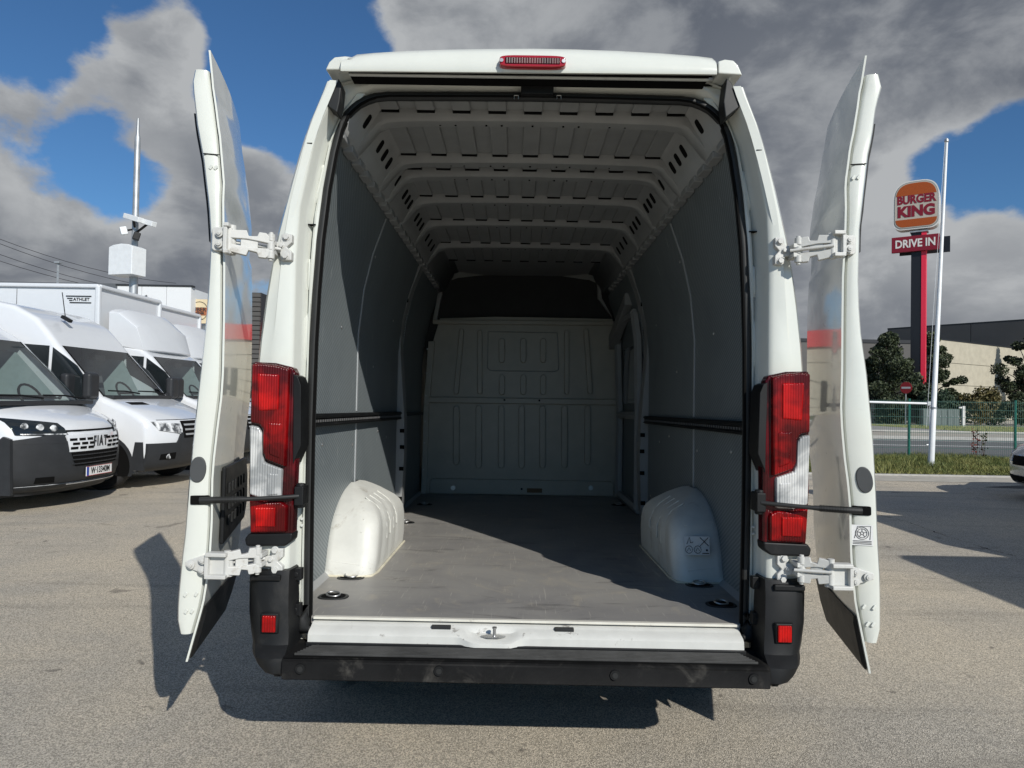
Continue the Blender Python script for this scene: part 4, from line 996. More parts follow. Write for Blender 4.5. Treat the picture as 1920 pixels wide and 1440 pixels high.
def windscreen(V, parent, i0, cab=True):
    """glass between profile points i0 and i0+1 plus the things seen through it"""
    p, q = V.prof[i0], V.prof[i0 + 1]
    b = MB(); Rg = []
    for v in [-.9 + .09 * k for k in range(21)]:
        Rg.append([(a[0] - V.cur(a[0], v) - .004, v * V.sy(a[1]), a[1]) for a in (p, ((p[0] * 2 + q[0]) / 3, (p[1] * 2 + q[1]) / 3), ((p[0] + q[0] * 2) / 3, (p[1] + q[1] * 2) / 3), q)])
    b.loft(Rg); g = b.build('windscreen', GL2, parent, smooth=60)
    # black ceramic border, wipers
    for v0, v1 in ((-.9, -.86), (.86, .9)):
        b = MB(); b.add([(p[0] - V.cur(p[0], v0) + .004, v0 * V.sy(p[1]), p[1]), (p[0] - V.cur(p[0], v1) + .004, v1 * V.sy(p[1]), p[1]), (q[0] - V.cur(q[0], v1) + .004, v1 * V.sy(q[1]), q[1]), (q[0] - V.cur(q[0], v0) + .004, v0 * V.sy(q[1]), q[1])], [(0, 1, 2, 3)])
        b.build('windscreen_border', DARK, g, smooth=0)
    n = Vector((q[1] - p[1], 0, p[0] - q[0])).normalized()
    b = MB(); b.b2((p[0] - .02, -V.W * .43, p[1] - .03), (p[0] + .12, V.W * .43, p[1] + .02)); b.build('scuttle_panel', GREYP, parent, bevel=.01)
    for y0, y1 in ((-.05, -.75), (.72, .05)):
        a = Vector((p[0] + .05, y0, p[1] + .05)); c = Vector((p[0] - .02, y1, p[1] + .085)); b = MB(); b.tube([a, a.lerp(c, .5) + n * .02, c], .012, 6); b.build('wiper', BLACKP, parent)
    if cab:
        b = MB(); xi = q[0] - .9
        b.prism([(xi - .1, y, z) for y, z in ((-.95, .5), (.95, .5), (.8, 2.0), (-.8, 2.0))], [(xi - .13, y, z) for y, z in ((-.95, .5), (.95, .5), (.8, 2.0), (-.8, 2.0))]); b.build('cab_rear_wall', SEAT, parent)
        b = MB(); b.b2((p[0] - .55, -.86, p[1] - .35), (p[0] - .02, .86, p[1] - .06)); b.build('dashboard', BLACKP, parent, bevel=.04)
        for y in (-.55, .05, .5):
            b = MB(); b.box((q[0] - .35, y, 1.35), (.16, .46, .75), (0, -.2, 0)); b.box((q[0] - .45, y, 1.80), (.10, .26, .2), (0, -.2, 0)); b.box((q[0] - .05, y, 1.0), (.5, .48, .15)); b.build('seat', SEAT, parent, bevel=.05, seg=3)
        b = MB(); cw = Vector((p[0] - .45, .45, p[1] + .05)); b.tube([cw + Vector((-.10 * math.sin(a), .2 * math.cos(a), .17 * math.sin(a))) for a in [k * math.pi / 10 for k in range(21)]], .016, 6); b.tube([cw + Vector((0, -.19, 0)), cw + Vector((0, .19, 0))], .02, 6); b.build('steering_wheel', BLACKP, parent)
        for sd in (-1, 1):
            b = MB(); y_ = sd * (V.sy(1.7) - .06); b.prism([(q[0] - .6, y_, 1.32), (p[0] - .45, y_, 1.32), (q[0] - .1, y_, 1.9), (q[0] - .6, y_, 1.95)], [(q[0] - .6, y_ - sd * .01, 1.32), (p[0] - .45, y_ - sd * .01, 1.32), (q[0] - .1, y_ - sd * .01, 1.9), (q[0] - .6, y_ - sd * .01, 1.95)]); b.build('pale_window_panel', mat('painted_window_light', (.30, .36, .36), .15), parent)  # opaque pale panels, daylight through the cab windows painted as their colour
        b = MB(); b.box((q[0] + .05, 0, q[1] - .13), (.03, .24, .08)); b.build('rear_view_mirror', BLACKP, parent, bevel=.01)


def mirror(V, parent, x, z, h=.34, sd=-1, m=GREYP):
    b = MB(); y = sd * (V.sy(z) + .16); n = 6
    b.box((x, y, z), (.13, .24, h)); mo = b.build('door_mirror', m, parent, bevel=.05, seg=3)
    b = MB(); b.tube([(x - .02, sd * V.sy(z - .1), z - .12), (x - .01, y, z - .14)], .035, 8); b.build('mirror_arm', m, mo)
    b = MB(); b.box((x - .068, y, z), (.006, .19, h - .07)); b.build('mirror_glass', GLASS, mo, bevel=.002)


def number_plate(V, parent, z, txt, off=.03):
    x = V.fx(0, z) + off
    b = MB(); b.b2((x - .01, -.26, z - .057), (x, .26, z + .057)); pl = b.build('number_plate', PLATE, parent, bevel=.003)
    b = MB(); b.b2((x, -.257, z - .053), (x + .002, -.215, z + .053)); b.build('plate_band', BLUEP, pl)
    for zz in (-.055, .053): b = MB(); b.b2((x, -.26, z + zz), (x + .002, .26, z + zz + .004)); b.build('plate_border', mat('plate_red', (.5, .02, .02), .5), pl)
    text(txt, .105, INK, pl, facing((x + .001, .02, z), (0, 1, 0), (0, 0, 1)), 'plate_lettering', bold=.002, sx=.80)


# --- high roof van with grille lettering, nearest of the row
VA = [(.74, .22), (.90, .27), (.955, .40), (.965, .55), (.965, .72), (.945, .84), (.90, .95), (.80, 1.03), (.55, 1.12), (.24, 1.24), (-.66, 2.04), (-.80, 2.14), (-1.1, 2.30), (-1.6, 2.46), (-2.2, 2.53), (-4.85, 2.53), (-4.98, 2.45), (-5.02, 2.0), (-5.02, .6), (-4.98, .35), (-4.5, .25), (-2, .25), (-.2, .25)]


def make_fiat():
    V = Veh(VA, 2.02, c=.42, x0=-.1); V.cowl = 9
    e = empty('parked_van')
    V.shell('body', WHITE2, e, skip=(9,)); windscreen(V, e, 9)
    # dark lower bumper with raised corners
    V.front('bumper', GREYP, e, [(-1.0, .225), (1.0, .225), (1.0, .80), (-1.0, .80)], .016, 24, 6)
    V.front('bumper_corner', GREYP, e, [(-1.0, .78), (-.50, .78), (-.52, .90), (-.99, .82)], .018, 8, 3); V.front('bumper_corner', GREYP, e, [(.50, .78), (1.0, .78), (.99, .82), (.52, .90)], .018, 8, 3)
    for sd in (-1, 1):
        V.sidep('bumper_side', GREYP, e, [(.45, .225), (.62, .225), (.60, .84), (.52, .87), (.44, .80), (.36, .64), (.42, .54), (.455, .45), (.47, .33)], .014, .03, sd)
        V.sidep('sill_trim', GREYP, e, [(-.42, .26), (-.42, .42), (-3.3, .42), (-3.3, .26)], .014, .03, sd, .005)
        V.sidep('side_moulding', GREYP, e, [(-.55, .62), (-.55, .78), (-4.6, .78), (-4.6, .62)], .02, .03, sd, .005)
        bezel_window(V, e, [(-.22, 1.28), (-.30, 1.34), (-.78, 1.84), (-.92, 1.92), (-1.5, 1.92), (-1.5, 1.28)], sd)
        V.sidep('door_seam', DARK, e, [(-1.56, .45), (-1.56, 2.1), (-1.55, 2.1), (-1.55, .45)], .003, .02, sd)
        V.sidep('door_handle', BLACKP, e, [(-1.45, 1.08), (-1.22, 1.08), (-1.22, 1.13), (-1.45, 1.13)], .03, .03, sd, .01)
        arch_disc(V, e, 0, .47, GREYP, sd); arch_disc(V, e, -3.7, .47, GREYP, sd)
        wheel(e, (0, sd * .89, .35), side=sd, axis=(0, 1, 0)); wheel(e, (-3.7, sd * .89, .35), side=sd, axis=(0, 1, 0))
        mirror(V, e, -.18, 1.42, .42, sd)
        q4 = [(-.93, .88), (-.46, .86), (-.50, 1.01), (-.96, 1.08)]
        if sd > 0: q4 = [(-v, z) for v, z in q4]; q4 = [q4[1], q4[0], q4[3], q4[2]]
        V.front('headlamp', GLASS, e, q4, .014, 10, 5, bevel=.004)
        cv = -.66 * -sd * -1
        for v in (.60, .72, .84):
            vv = sd * v; z = .945 + (v - .6) * .12; b = MB(); c = Vector((V.fx(vv, z) + .006, vv * V.sy(z), z)); b.disc(c, (1, sd * .5, .1), .045, .02, 16, .03); b.build('lamp_projector', HEADL, e, smooth=30)
        V.front('daytime_light', HEADL, e, [(sd * .48 - .0, .875), (sd * .90, .885), (sd * .90, .898), (sd * .48, .888)][:: 1] if sd > 0 else [(-.90, .885), (-.48, .875), (-.48, .888), (-.90, .898)], .022, 8, 1)
        V.front('fog_recess', DARK, e, [(sd * .70 - .09, .33), (sd * .70 + .09, .33), (sd * .70 + .07, .40), (sd * .70 - .09, .40)], .02, 5, 2)
    # bonnet shut line and grille bars
    V.front('bonnet_gap', DARK, e, [(-.50, .905), (.50, .905), (.50, .925), (-.50, .925)], .006, 14, 1)
    V.front('lower_grille', DARK, e, [(-.40, .50), (.40, .50), (.46, .66), (-.46, .66)], .024, 12, 3)
    for k in range(3):
        for j in range(9):
            v = -.40 + .1 * j; z = .52 + .05 * k; V.front('grille_bar', GREYP, e, [(v - .045, z), (v + .045, z), (v + .045, z + .014), (v - .045, z + .014)], .034, 2, 1)
    V.front('grille_panel', WHITE2, e, [(-.48, .67), (.48, .67), (.50, .87), (-.50, .87)], .024, 14, 3)
    for k in range(3):
        for j in (0, 1, 2, 5, 6, 7):
            v = -.43 + .125 * j + .03 * (k % 2); z = .70 + .05 * k; V.front('grille_slot', DARK, e, [(v - .045, z), (v + .045, z), (v + .05, z + .028), (v - .04, z + .028)], .030, 2, 1)
    zc = .775; text('FIAT', .185, GREYP, e, facing((V.fx(0, zc) + .034, 0, zc), (0, 1, 0), (0, 0, 1)), 'front_lettering', .004, .001, .62, space=1.3)
    V.front('lower_apron', GREYP, e, [(-.97, .19), (.97, .19), (.97, .30), (-.97, .30)], .022, 20, 3, .25)
    V.front('skid_trim', RIM, e, [(-.46, .287), (.46, .287), (.46, .297), (-.46, .297)], .03, 12, 1)
    number_plate(V, e, .42, 'W\u00b713340M')
    return e


fiat = make_fiat(); fiat.location = (-6.07, 8.82, 0); fiat.rotation_euler = (0, 0, R(-1))
ROWG = 'white vans and trucks parked in a row on the left'
tag(fiat, 'white van with dark grey bumper and lettered grille, nearest of the left row', 'van', ROWG)

VB = [(.72, .26), (.86, .33), (.93, .50), (.94, .70), (.92, .86), (.86, .98), (.62, 1.10), (.25, 1.22), (-.06, 1.31), (-.72, 2.03), (-.86, 2.20), (-1.06, 2.42), (-1.4, 2.60), (-1.9, 2.70), (-2.6, 2.74), (-5.4, 2.74), (-5.55, 2.66), (-5.6, 2.2), (-5.6, .7), (-5.55, .4), (-5, .3), (-2, .3), (-.3, .3)]
VC = [(.72, .26), (.86, .33), (.93, .50), (.94, .70), (.92, .86), (.86, .98), (.62, 1.10), (.25, 1.22), (-.06, 1.31), (-.72, 2.03), (-.90, 2.16), (-1.2, 2.22), (-1.75, 2.22), (-1.82, 2.1), (-1.82, .7), (-1.8, .5), (-1.4, .35), (-.3, .3)]


def sprinter_front(V, e, windows):
    windscreen(V, e, 8)
    V.front('bumper', GREYP, e, [(-1.0, .26), (1.0, .26), (1.0, .66), (-1.0, .66)], .016, 24, 6)
    V.front('bumper_centre', GREYP, e, [(-.62, .64), (.62, .64), (.52, .80), (-.52, .80)], .016, 14, 3)
    V.front('grille', DARK, e, [(-.48, .72), (.48, .72), (.46, .97), (-.46, .97)], .02, 12, 3)
    for k in range(3): V.front('grille_bar', RIM, e, [(-.44, .76 + .07 * k), (.44, .76 + .07 * k), (.44, .785 + .07 * k), (-.44, .785 + .07 * k)], .03, 10, 1)
    for sd in (-1, 1):
        V.sidep('bumper_side', GREYP, e, [(.40, .28), (.60, .28), (.58, .68), (.47, .68), (.44, .5)], .014, .03, sd)
        V.sidep('side_moulding', GREYP, e, [(-.6, .60), (-.6, .72), (-1.7, .72), (-1.7, .60)], .02, .03, sd, .005)
        q4 = [(-.86, .84), (-.52, .78), (-.50, .93), (-.93, .97)]
        if sd > 0: q4 = [(-v, z) for v, z in q4]; q4 = [q4[1], q4[0], q4[3], q4[2]]
        V.front('headlamp', HEADL, e, q4, .012, 10, 4, bevel=.004)
        V.front('fog_recess', DARK, e, [(sd * .72 - .12, .42), (sd * .72 + .12, .42), (sd * .72 + .1, .52), (sd * .72 - .12, .50)], .02, 5, 2)
        b = MB(); c = Vector((V.fx(sd * .72, .46), sd * .72 * V.sy(.46), .465)); b.disc(c, (1, 0, 0), .04, .03, 14); b.build('fog_lamp', HEADL, e)
        for w in windows: bezel_window(V, e, w, sd)
        arch_disc(V, e, 0, .46, GREYP, sd)
        wheel(e, (0, sd * .89, .345), r=.345, side=sd, axis=(0, 1, 0), spokes=6)
        mirror(V, e, -.10, 1.46, .36, sd)
    V.front('bonnet_vent', DARK, e, [(-.75, 1.20), (-.35, 1.20), (-.35, 1.235), (-.75, 1.235)], .01, 5, 1)
    V.front('bonnet_gap', DARK, e, [(-.84, .985), (.84, .985), (.84, .992), (-.84, .992)], .004, 20, 1)


WB = [[(-.10, 1.27), (-.24, 1.50), (-.42, 1.74), (-.78, 2.0), (-.78, 1.27)], [(-.83, 1.27), (-.83, 2.02), (-1.32, 2.05), (-1.42, 1.98), (-1.46, 1.27)]]
V = Veh(VB, 2.0, c=.30, x0=-.1); V.cowl = 8
spr = empty('parked_van', (-5.72, 10.98, 0), R(-1)); V.shell('body', WHITE2, spr, skip=(8,)); sprinter_front(V, spr, WB)
for sd in (-1, 1):
    V.sidep('door_seam', DARK, spr, [(-1.54, .45), (-1.54, 2.15), (-1.53, 2.15), (-1.53, .45)], .003, .02, sd)
    V.sidep('side_seam', DARK, spr, [(-1.56, 2.18), (-1.62, 2.55), (-3.4, 2.55), (-3.4, 2.545), (-1.625, 2.545), (-1.565, 2.18)], .004, .02, sd)
    V.sidep('door_handle', WHITE2, spr, [(-1.4, 1.06), (-1.16, 1.06), (-1.16, 1.11), (-1.4, 1.11)], .03, .03, sd, .01)
    arch_disc(V, spr, -3.9, .46, GREYP, sd); wheel(spr, (-3.9, sd * .89, .345), r=.345, side=sd, axis=(0, 1, 0), spokes=6)
b = MB(); b.box((-.98, -.35, 2.46), (.16, .07, .05), (0, .5, 0)); an = b.build('aerial_base', BLACKP, spr, bevel=.01)
b = MB(); b.tube([(-1.0, -.35, 2.48), (-1.06, -.35, 2.86)], .007, 6); b.build('aerial_rod', BLACKP, an)
tag(spr, 'white high-roof van with roof aerial and round-topped cab, second of the left row', 'van', ROWG)


def make_truck(txt):
    V = Veh(VC, 2.0, c=.30, x0=-.1); V.cowl = 8
    e = empty('box_truck'); V.shell('cab', WHITE2, e, skip=(8,)); sprinter_front(V, e, WB)
    b = MB(); b.b2((-7.6, -1.06, .95), (-1.62, 1.06, 3.27)); bx_ = b.build('cargo_box', WHITE2, e)
    for x in (-7.6, -1.62):
        for y in (-1.06, 1.06): b = MB(); b.b2((x - .045, y - .045, .93), (x + .045, y + .045, 3.28)); b.build('corner_post', WHITE2, bx_, bevel=.03, seg=3)
    for y in (-1.06, 1.06): b = MB(); b.b2((-7.6, y - .05, 3.22), (-1.6, y + .05, 3.30)); b.build('roof_rail', WHITE2, bx_, bevel=.03, seg=3)
    b = MB(); b.b2((-1.66, -1.06, 3.22), (-1.57, 1.06, 3.30)); b.build('roof_rail', WHITE2, bx_, bevel=.03, seg=3)
    for x in (-6.1, -4.6, -3.1): b = MB(); b.b2((x, -1.064, 1.0), (x + .008, -1.058, 3.2)); b.build('panel_seam', GREYP, bx_)
    b = MB(); b.b2((-7.5, -.5, .55), (-1.5, -.35, .85)); b.b2((-7.5, .35, .55), (-1.5, .5, .85)); b.b2((-7.5, -1.0, .85), (-1.7, 1.0, .94)); b.build('chassis_frame', GREYP, e)
    # roof deflector
    R2 = []
    for v in [-1, -.97, -.9, -.7, -.35, 0, .35, .7, .9, .97, 1]:
        k = 1 - .16 * abs(v) ** 6; R2.append([(-1.48, v * .96, 2.24), (-1.48, v * .96, 2.24 + .68 * k), (-1.30, v * .95, 2.24 + .66 * k), (-.98, v * .93, 2.24 + .36 * k), (-.76 - .1 * abs(v) ** 3, v * .90, 2.13 + .02 * k), (-.85, v * .88, 2.12)])
    b = MB(); b.loft(R2, True, True); b.build('roof_deflector', WHITE2, e, smooth=25, bevel=.01)
    for sd in (-1, 1): wheel(e, (-4.3, sd * .86, .345), r=.345, side=sd, axis=(0, 1, 0), spokes=6)
    if txt:
        M = facing((-1.92, -1.068, 3.02), (1, 0, 0), (0, 0, 1)); text('ATHLET', .075, INK, bx_, M, 'lettering', .002, .001, 1.1, 'CENTER')
        for dz, x0_ in ((.058, -2.20), (-.058, -2.13)): b = MB(); b.b2((x0_, -1.071, 3.02 + dz - .009), (-1.74, -1.065, 3.02 + dz + .009)); b.build('printed_stripe', INK, bx_)
        for dz in (.018, -.018): b = MB(); b.b2((-2.16 - dz, -1.071, 3.02 + dz - .008), (-2.08, -1.065, 3.02 + dz + .008)); b.build('printed_stripe', INK, bx_)
    return e


tr1 = make_truck(True); tr1.location = (-5.80, 13.72, 0); tr1.rotation_euler = (0, 0, R(-1))
tag(tr1, 'white box truck with black lettering on the side of its cargo box and roof deflector', 'truck', ROWG)


def copy_tree(o, parent=None, filt=None):
    c = o.copy(); COL.objects.link(c); c.parent = parent
    for ch in [x for x in o.children]:
        if filt and filt(ch): continue
        copy_tree(ch, c, filt)
    return c


tr2 = copy_tree(tr1, None, lambda o: o.name.startswith(('lettering', 'printed_stripe'))); tr2.location = (-6.1, 16.3, 0)
tag(tr2, 'white box truck without lettering, farthest vehicle of the left row', 'truck', ROWG)

# vans standing in a row to the right of the open one: only their shadows reach the picture
for k, (x, y, lb) in enumerate(((10.5, 2.25, 'white van whose rounded shadow lies nearest on the asphalt at the right'), (11.3, 4.6, 'white van whose shadow forms the middle dark patch at the right'), (11.55, 7.1, 'white van whose shadow reaches the concrete edge before the grass'))):
    c = copy_tree(fiat); c.location = (x, y, 0); c.rotation_euler = (0, 0, 0); tag(c, lb, 'van', 'white vans parked out of view on the right')

# silver car whose nose just enters at the right edge
SILVER = mat('silver_paint', (.36, .38, .40), .25, metal=.5, coat=.8, vary=.02)
CP = [(.70, .2), (.82, .28), (.86, .40), (.86, .55), (.82, .68), (.70, .78), (.3, .90), (-.25, .98), (-.35, 1.0), (-1.05, 1.40), (-1.5, 1.46), (-2.3, 1.45), (-2.9, 1.30), (-3.3, 1.0), (-3.5, .9), (-3.55, .6), (-3.5, .3), (-2, .2), (-.3, .2)]
V = Veh(CP, 1.8, lean=.35, zl=.85, c=.35, x0=-.1); V.cowl = 8
car = empty('parked_car', (8.42, 10.35, 0), R(178)); V.shell('body', SILVER, car, skip=(8,)); windscreen(V, car, 8, False)
for sd in (-1, 1):
    bezel_window(V, car, [(-.55, 1.0), (-1.1, 1.33), (-2.2, 1.38), (-2.8, 1.22), (-3.0, 1.02)], sd); arch_disc(V, car, 0, .40, DARK, sd); wheel(car, (0, sd * .8, .31), r=.31, side=sd, axis=(0, 1, 0)); arch_disc(V, car, -2.6, .40, DARK, sd); wheel(car, (-2.6, sd * .8, .31), r=.31, side=sd, axis=(0, 1, 0))
    q4 = [(-.92, .60), (-.5, .56), (-.52, .66), (-.95, .72)]
    if sd > 0: q4 = [(-v, z) for v, z in q4]; q4 = [q4[1], q4[0], q4[3], q4[2]]
    V.front('headlamp', HEADL, car, q4, .012, 8, 3, bevel=.004)
V.front('lower_intake', DARK, car, [(-.8, .26), (.8, .26), (.8, .36), (-.8, .36)], .012, 16, 2); V.front('bumper_trim', RIM, car, [(-.9, .235), (.9, .235), (.9, .255), (-.9, .255)], .016, 16, 1)
V.front('grille', DARK, car, [(-.45, .52), (.45, .52), (.48, .66), (-.48, .66)], .012, 10, 2)
tag(car, 'silver car whose front bumper just enters at the right edge', 'car')

# ================================================================== VERGE, FENCE, POLES
rg = random.Random(11)
GRASS = custom('grass_blades', lambda q, p, v: (q.l.new(q.mix(q.ramp(q.math('ADD', q.math('MULTIPLY', q.noise(v, .9, 5, .6), .5), q.math('MULTIPLY', q.noise(v, 14, 3, .7), .5)), .36, .64), (.045, .085, .012), (.23, .22, .065)), p.inputs['Base Color']), setattr(p.inputs['Roughness'], 'default_value', .7)))
b = MB(); vv, ff = [], []
for k in range(52000):
    x = rg.uniform(5.3, 17.5); y = 13.98 + 4.8 * rg.random() ** .8
    h = rg.uniform(.04, .14) * (1.0 + .6 * math.sin(x * 1.3 + y) * math.sin(y * 2.1)); h = max(.04, h); a = rg.uniform(0, 6.28); w = rg.uniform(.006, .014); lx, ly = rg.uniform(-.12, .12), rg.uniform(-.10, .10)
    if y < 14.15: h *= .6
    c, s_ = math.cos(a) * w, math.sin(a) * w; n = len(vv)
    vv += [(x - c, y - s_, .01), (x + c, y + s_, .01), (x + lx, y + ly, .01 + h)]; ff.append((n, n + 1, n + 2))
b.v, b.f = vv, ff; tag(b.build('grass', GRASS, smooth=0, fix=False), 'rough green grass growing on the verge below the mesh fence', 'grass', kind='stuff')
b = MB(); vv, ff = [], []
for k in range(14000):
    x = rg.uniform(16, 60); y = rg.uniform(34.1, 43.9)
    if 14.0 + (34 - y) * .25 < x < 23.0 + (34 - y) * .22: continue
    h = rg.uniform(.05, .14); w = .02; n = len(vv); vv += [(x - w, y, .1), (x + w, y, .1), (x + rg.uniform(-.08, .08), y + .03, .1 + h)]; ff.append((n, n + 1, n + 2))
b.v, b.f = vv, ff; tag(b.build('grass', GRASS, smooth=0, fix=False), 'short green lawn across the road beside the pavement', 'lawn', kind='stuff')

GREEN = mat('green_fence_paint', (.010, .115, .085), .4, vary=.1)
WIRE = mat('green_fence_wire', (.03, .10, .08), .5, vary=.1)
fence = empty('mesh_fence', (10.3, 18.4, 0), label='green welded mesh fence on round posts along the grass verge', cat='fence')
FH = 1.52
for x in (-5.5, -2.75, 0, 2.75, 5.5): b = MB(); b.disc((x, 0, 0), (0, 0, 1), .035, FH + .03, 14); b.build('fence_post', GREEN, fence)
for i in range(4):
    x0 = -5.5 + 2.75 * i; b = MB()
    for k in range(54): x = x0 + .05 + k * .05; b.b2((x - .0026, -.045, .06), (x + .0026, -.040, FH))
    for z in [.08 + .2 * k for k in range(8)]:
        b.b2((x0 + .02, -.052, z - .004), (x0 + 2.73, -.045, z + .004)); b.b2((x0 + .02, -.040, z - .004), (x0 + 2.73, -.033, z + .004))
    tag(b.build('mesh_panel', WIRE, fence, smooth=0), kind='stuff')

# barrier boom with its hanging rest
p0 = at(1745, 757, 17.3); bar = empty('barrier_boom', (p0.x, 17.3, 0), label='white horizontal barrier boom with a hanging end rest before the fence', cat='barrier')
WPOLE = mat('white_pole_paint', (.72, .74, .74), .35, vary=.04)
b = MB(); b.tube([(-6.2, 0, p0.z + .06), (0, 0, p0.z)], .030, 10); b.build('boom', WPOLE, bar, smooth=60)
b = MB(); b.tube([(-.02, 0, p0.z), (-.02, 0, .42)], .016, 8); b.tube([(-.10, 0, .42), (.06, 0, .42)], .018, 8); b.build('hanging_rest', WPOLE, bar)
b = MB(); b.b2((-.1, -.04, p0.z - .05), (.03, .04, p0.z + .05)); b.build('boom_end', GALV, bar, bevel=.01)
b = MB(); b.b2((-6.4, -.15, 0), (-6.0, .15, 1.55)); b.build('barrier_housing', WPOLE, bar, bevel=.02)

g0 = on_ground(1745, 877); fp = empty('flagpole', (g0.x, g0.y, 0), label='tall bare white flagpole leaning slightly on the grass in front of the fence', cat='flagpole')
tp = at(1780, 264, g0.y); T = Vector((tp.x - g0.x, .1, tp.z)); b = MB(); b.tube([(0, 0, -.05), T * .18, T * .181, T * .55, T * .551, T], [.068, .060, .055, .044, .041, .030], 16); b.build('pole', WPOLE, fp, smooth=60)
b = MB(); b.tube([T, T + Vector((0, 0, .02)), T + Vector((0, 0, .07)), T + Vector((0, 0, .10))], [.036, .048, .04, .012], 12); b.build('pole_cap', GALV, fp)
b = MB(); b.tube([T * .181 + Vector((0, 0, -.02)), T * .181 + Vector((0, 0, .03))], .068, 14); b.build('pole_collar', GALV, fp)
b = MB(); b.tube([(-.11, -.02, .9), T * .5 + Vector((-.12, -.02, 0)), T + Vector((-.05, -.02, 0))], .004, 5); b.build('halyard', WPOLE, fp)

# dead red-leaved stem in the fence, a few taller weeds
def stem_plant(x, y, h, col, lab, n=26, w=.16, seed=1):
    r = random.Random(seed); e = empty('climbing_plant', (x, y, 0), label=lab, cat='plant'); b = MB()
    for k in range(4): b.tube([(r.uniform(-w, w) * .4, 0, 0), (r.uniform(-w, w), r.uniform(-.04, .04), h * .5), (r.uniform(-w, w), 0, h * r.uniform(.8, 1))], .005, 4)
    b.build('stem', mat('dry_stem', (.10, .06, .04), .8), e, smooth=0); b = MB()
    for k in range(n * 4):
        c = Vector((r.uniform(-w, w), r.uniform(-.06, .06), r.uniform(.1, h))); a = Vector((r.uniform(-1, 1), r.uniform(-1, 1), r.uniform(-1, 1))).normalized() * .035; d = a.cross(Vector((r.random(), r.random(), r.random()))).normalized() * .025
        b.add([c - a, c + d, c + a, c - d], [(0, 1, 2, 3)])
    b.build('leaves', col, e, smooth=0)
pz = at(1829, 840, 18.3); stem_plant(pz.x, 18.3, .80, mat('red_leaves', (.16, .035, .025), .7, vary=.4, vscale=20), 'thin red-leaved creeper climbing the mesh fence', n=11, w=.09, seed=4)
stem_plant(at(1846, 840, 18.3).x, 18.32, .7, mat('green_leaves', (.06, .08, .03), .7), 'thin green creeper beside the red one on the mesh fence', 6, .07, 5)

# ---- no entry sign, big sign, cabinets
pz = at(1699, 727, 45.0); ns = empty('no_entry_sign', (pz.x, 45, 0), label='round red no entry sign with a white bar on a thin pole', cat='road sign')
a_ = R(-57); rt = Vector((math.cos(a_), math.sin(a_), 0)); nrm = rt.cross(Vector((0, 0, 1))); nrm = nrm if nrm.y < 0 else -nrm
RS = mat('sign_red', (.42, .012, .02), .45, vary=.02); WS = mat('sign_white', (.74, .72, .68), .45, vary=.02)
b = MB(); b.disc((0, 0, pz.z), nrm, .37, .02, 32); dsc = b.build('sign_disc', RS, ns)
c0 = Vector((0, 0, pz.z)) + nrm * .022; b = MB(); b.prism([c0 + rt * x + Vector((0, 0, z)) for x, z in ((-.28, -.06), (.28, -.06), (.28, .06), (-.28, .06))], [c0 + nrm * .005 + rt * x + Vector((0, 0, z)) for x, z in ((-.28, -.06), (.28, -.06), (.28, .06), (-.28, .06))]); b.build('sign_bar', WS, dsc)
b = MB(); b.tube([(0, .03, 0), (0, .03, pz.z + .3)], .035, 8); b.build('sign_pole', GALV, ns)

pz = at(1720, 760, 50.0); sg = empty('pylon_sign', (pz.x, 50, 0), label='tall red and black pylon with rounded burger restaurant sign and drive in board', cat='sign')
a_ = R(-35); rt = Vector((math.cos(a_), math.sin(a_), 0)); nr = Vector((math.sin(a_), -math.cos(a_), 0)); UP = Vector((0, 0, 1))
def SP(u, d, z): return rt * u + nr * d + UP * z
REDP = mat('pylon_red', (.80, .03, .07), .4, vary=.02); BLKP = mat('pylon_black', (.012, .012, .015), .4); ORG = mat('bun_shade_orange', (.38, .075, .008), .45, vary=.02); CREAM = mat('sign_shade_cream', (.50, .45, .38), .45, vary=.02); DRED = mat('sign_shade_red', (.22, .006, .02), .45, vary=.02)  # sign face tones kept dark, its shade put into their colours
zt_ = at(1725, 437, 50).z
b = MB(); b.prism([SP(-.42, .30, 0), SP(.22, .30, 0), SP(.22, -.30, 0), SP(-.42, -.30, 0)], [SP(-.42, .30, zt_), SP(.22, .30, zt_), SP(.22, -.30, zt_), SP(-.42, -.30, zt_)]); b.build('black_column', BLKP, sg)
b = MB(); b.prism([SP(.22, .34, 0), SP(.50, .34, 0), SP(.50, -.34, 0), SP(.22, -.34, 0)], [SP(.22, .34, zt_), SP(.50, .34, zt_), SP(.50, -.34, zt_), SP(.22, -.34, zt_)]); b.build('red_column', REDP, sg)
zb0, zb1 = at(1722, 431, 50).z, at(1722, 340, 50).z; H = zb1 - zb0; Wd = 2.85; zc = (zb0 + zb1) / 2; uc = -.12
def bun_outline(sc=1.0, n=12):
    w, h, r, pts = Wd / 2 * sc, H / 2 * sc, .55 * sc, []
    # bulging top, square-ish rounded bottom
    for k in range(25):
        a = math.pi * k / 24; c_, s_ = math.cos(a), math.sin(a); pts.append((w * math.copysign(abs(c_) ** .62, c_), h * .12 + (h * .88) * abs(s_) ** .72))
    for k in range(9): a = math.pi + math.pi / 2 * k / 8; pts.append((-w + r + r * math.cos(a), -h + r + r * math.sin(a)))
    for k in range(9): a = 1.5 * math.pi + math.pi / 2 * k / 8; pts.append((w - r + r * math.cos(a), -h + r + r * math.sin(a)))
    return pts
O = bun_outline()
b = MB(); b.prism([SP(uc + u, .42, zc + z) for u, z in O], [SP(uc + u, -.42, zc + z) for u, z in O]); bb = b.build('sign_box', WS, sg, smooth=35)
O2 = bun_outline(.955); b = MB(); b.prism([SP(uc + u, .435, zc + z) for u, z in O2], [SP(uc + u, .42, zc + z) for u, z in O2]); b.build('sign_border', mat('sign_grey', (.22, .24, .25), .5), bb)
